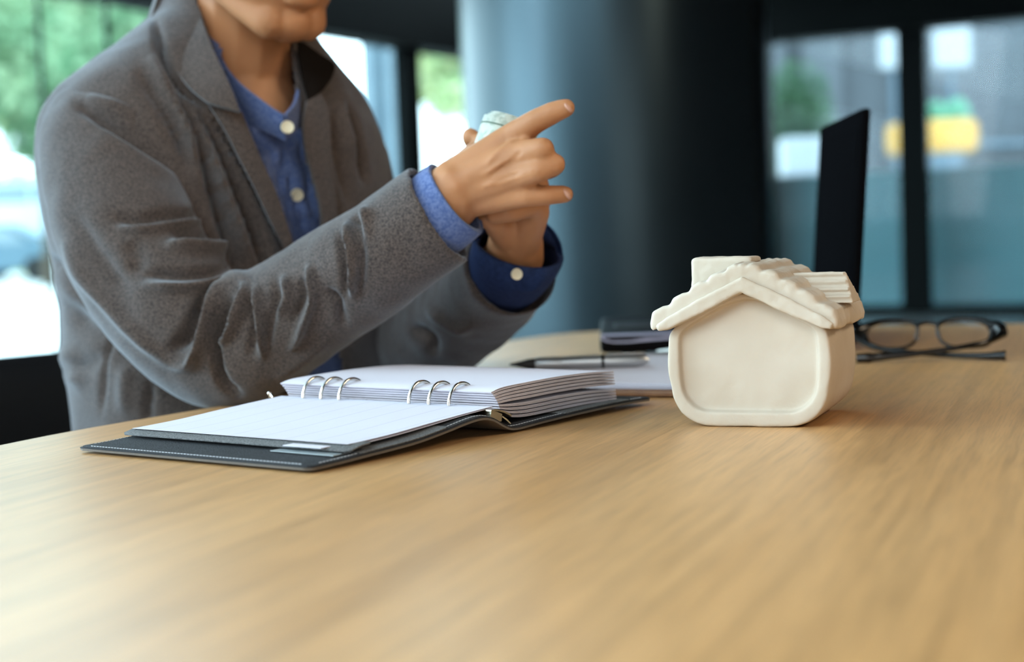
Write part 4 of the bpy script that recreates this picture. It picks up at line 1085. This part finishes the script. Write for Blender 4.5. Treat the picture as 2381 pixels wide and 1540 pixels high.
# left hand
chain([(1196, 600, 1.385), (1200, 560, 1.366)], [.026, .024])
for a_, k_, r0, r1 in (((1192, 545, 1.362), (1205, 430, 1.335), .0185, .0125), ((1204, 545, 1.362), (1232, 440, 1.330), .0185, .0125), ((1214, 548, 1.360), (1248, 460, 1.324), .0175, .0125), ((1212, 553, 1.356), (1246, 492, 1.316), .0180, .0120)):
    cap(D(*a_), r0, D(*k_), r1)
chain([(1246, 492, 1.316), (1236, 474, 1.300), (1190, 490, 1.292), (1150, 498, 1.300)], [.0120, .0105, .0095, .0085])       # little finger across the palm
chain([(1248, 460, 1.324), (1250, 430, 1.310), (1215, 430, 1.302)], [.0125, .0098, .0085])
chain([(1232, 440, 1.330), (1200, 380, 1.352), (1150, 345, 1.352), (1118, 330, 1.340)], [.0125, .0100, .0090, .0080])
chain([(1205, 430, 1.335), (1160, 390, 1.362), (1112, 345, 1.356), (1094, 318, 1.345)], [.0125, .0100, .0090, .0078])
chain([(1185, 540, 1.350), (1152, 512, 1.325), (1128, 500, 1.318)], [.0170, .0120, .0095])                                    # thumb
body = link_bm('body', bmB, M_skin, PE)
md = body.modifiers.new('r', 'REMESH'); md.mode = 'VOXEL'; md.voxel_size = .0019
md = body.modifiers.new('s', 'SMOOTH'); md.factor = .5; md.iterations = 7
bake_mods(body)
sculpt(body, [([(1130, 380), (1170, 345), (1205, 320)], 6, .8), ([(1120, 410), (1170, 380), (1205, 362)], 5, .9), ([(1120, 435), (1160, 425), (1200, 412)], 5, .8), ([(1148, 400), (1185, 375), (1215, 352)], 5, -.8), ([(1145, 430), (1180, 415), (1210, 400)], 5, -.8)], .1, 0)
for p_ in body.data.polygons: p_.use_smooth = True
# lips, eyes, nails, hair
def hpart(name, fn, m): 
    bm = bmesh.new(); fn(bm); return link_bm(name, bm, m, body, 1.2)
hpart('lips', lambda bm: (bm_tube(bm, [hp(-.024, -.089, -.054), hp(-.010, -.099, -.0495), hp(0, -.100, -.051), hp(.010, -.099, -.0495), hp(.024, -.089, -.054)], [.001, .0042, .0045, .0042, .001], 10),
                          bm_tube(bm, [hp(-.023, -.090, -.055), hp(-.010, -.099, -.0600), hp(0, -.1005, -.0610), hp(.010, -.099, -.0600), hp(.023, -.090, -.055)], [.001, .0048, .0055, .0048, .001], 10)), M_lip)
for sx in (-1, 1):
    e_ = hpart('eye', lambda bm: bm_ball(bm, hp(sx * .032, -.0705, .010), .0125, 3), M_eye)
    bm = bmesh.new(); bm_ball(bm, hp(sx * .032, -.0812, .0085), (.0055, .003, .0055), 2, HFm.to_3x3().to_4x4()); link_bm('iris', bm, M_iris, e_, 1)
    hpart('eyelid', lambda bm: bm_tube(bm, [hp(sx * .017, -.080, .009), hp(sx * .026, -.0845, .0135), hp(sx * .038, -.083, .0140), hp(sx * .047, -.074, .009)], [.001, .0036, .0036, .001], 8), M_skin)
    hpart('eyebrow', lambda bm: bm_tube(bm, [hp(sx * .014, -.090, .030), hp(sx * .030, -.0935, .036), hp(sx * .050, -.080, .031)], [.002, .0034, .001], 8), M_hair)
bm = bmesh.new()
Mh = HFm.to_3x3().to_4x4()
bm_ball(bm, hp(0, .022, .044), (.084, .098, .084), 4, Mh); bm_ball(bm, hp(0, .060, -.010), (.072, .058, .070), 3, Mh); bm_ball(bm, hp(0, -.050, .088), (.062, .048, .032), 3, Mh)
for sx in (-1, 1): bm_ball(bm, hp(sx * .066, .028, -.022), (.016, .030, .050), 3, Mh)
hr = link_bm('hair', bm, M_hair, body)
md = hr.modifiers.new('r', 'REMESH'); md.mode = 'VOXEL'; md.voxel_size = .004
bake_mods(hr)
V, N = get_vn(hr.data)
st_ = np.array([noise.noise(Vector((v[0] * 160, v[1] * 160, v[2] * 26))) for v in V]); set_v(hr.data, V + N * (st_ * .003)[:, None])
for p_ in hr.data.polygons: p_.use_smooth = True
for tp, nx_ in (((1321, 249, 1.2525), (.75, -.3, .6)), ((1318, 450, 1.2635), (.8, -.25, .55))):
    nv_ = Vector(nx_).normalized(); bm = bmesh.new(); bm_ball(bm, D(*tp), (.0046, .0058, .0022), 2, nv_.to_track_quat('Z', 'Y').to_matrix().to_4x4()); link_bm('fingernail', bm, M_nail, body, 1)
# trousers under the table
bm = bmesh.new(); 
for sd_ in (-1, 1):
    hp0 = TC + SV * (.09 * sd_) + Vector((0, 0, .56)); kn = hp0 + FV * .40 + Vector((0, 0, -.01)) + SV * (.04 * sd_); an = kn + FV * .02 + Vector((0, 0, -.44))
    bm_capsule(bm, hp0, .085, kn, .062); bm_capsule(bm, kn, .062, an, .045)
bm_ball(bm, TC + Vector((0, 0, .565)), (.15, .15, .09), 3)
tr_ = link_bm('trousers', bm, M_trouser, PE); md = tr_.modifiers.new('r', 'REMESH'); md.mode = 'VOXEL'; md.voxel_size = .01; bake_mods(tr_)
for p_ in tr_.data.polygons: p_.use_smooth = True
for sd_ in (-1, 1):
    an = TC + SV * (.13 * sd_) + FV * .44 + Vector((0, 0, .05)); bm = bmesh.new(); bm_ball(bm, an + FV * .05, (.13, .048, .045), 3, Matrix.Rotation(math.atan2(FV.y, FV.x), 4, 'Z')); bm_box(bm, (an + FV * .05) - Vector((0, 0, .035)), (.25, .085, .03), math.atan2(FV.y, FV.x), .01); link_bm('shoe', bm, M_black, PE, .8)

# ---- roll of banknotes held in the hands
r0_ = D(1189, 290, 1.300); axis = Vector((.36, .10, .93)).normalized()
RB = empty('banknote_roll', r0_); tag(RB, 'rolled up stack of pale green banknotes held between the hands', 'banknotes')
RB.rotation_mode = 'QUATERNION'; RB.rotation_quaternion = axis.to_track_quat('Z', 'Y')
for j in range(5):
    V = []; nu_ = 90; off = j * .0012
    for i in range(nu_):
        a_ = j * 1.25 + i / (nu_ - 1) * 2 * PI * 1.25; r = .0235 - off * .9 - i / (nu_ - 1) * .0011 * 1.0
        for z in (-.060 + j * .0008, -.02, .0 + j * .0011 * (-1) ** j): V.append((r * math.cos(a_), r * math.sin(a_), z))
    o = link_mesh('banknote', V, grid_faces(nu_, 3), M_note, RB, 1.5); solidify(o, .0004, 0); bake_mods(o)
bm = bmesh.new(); bm_tube(bm, [(.0237 * math.cos(a_ * PI / 16), .0237 * math.sin(a_ * PI / 16), -.0065) for a_ in range(32)], .0006, 6, True); link_bm('printed_border', bm, mat('banknote_ink', (.10, .16, .12), .8), RB, 1)
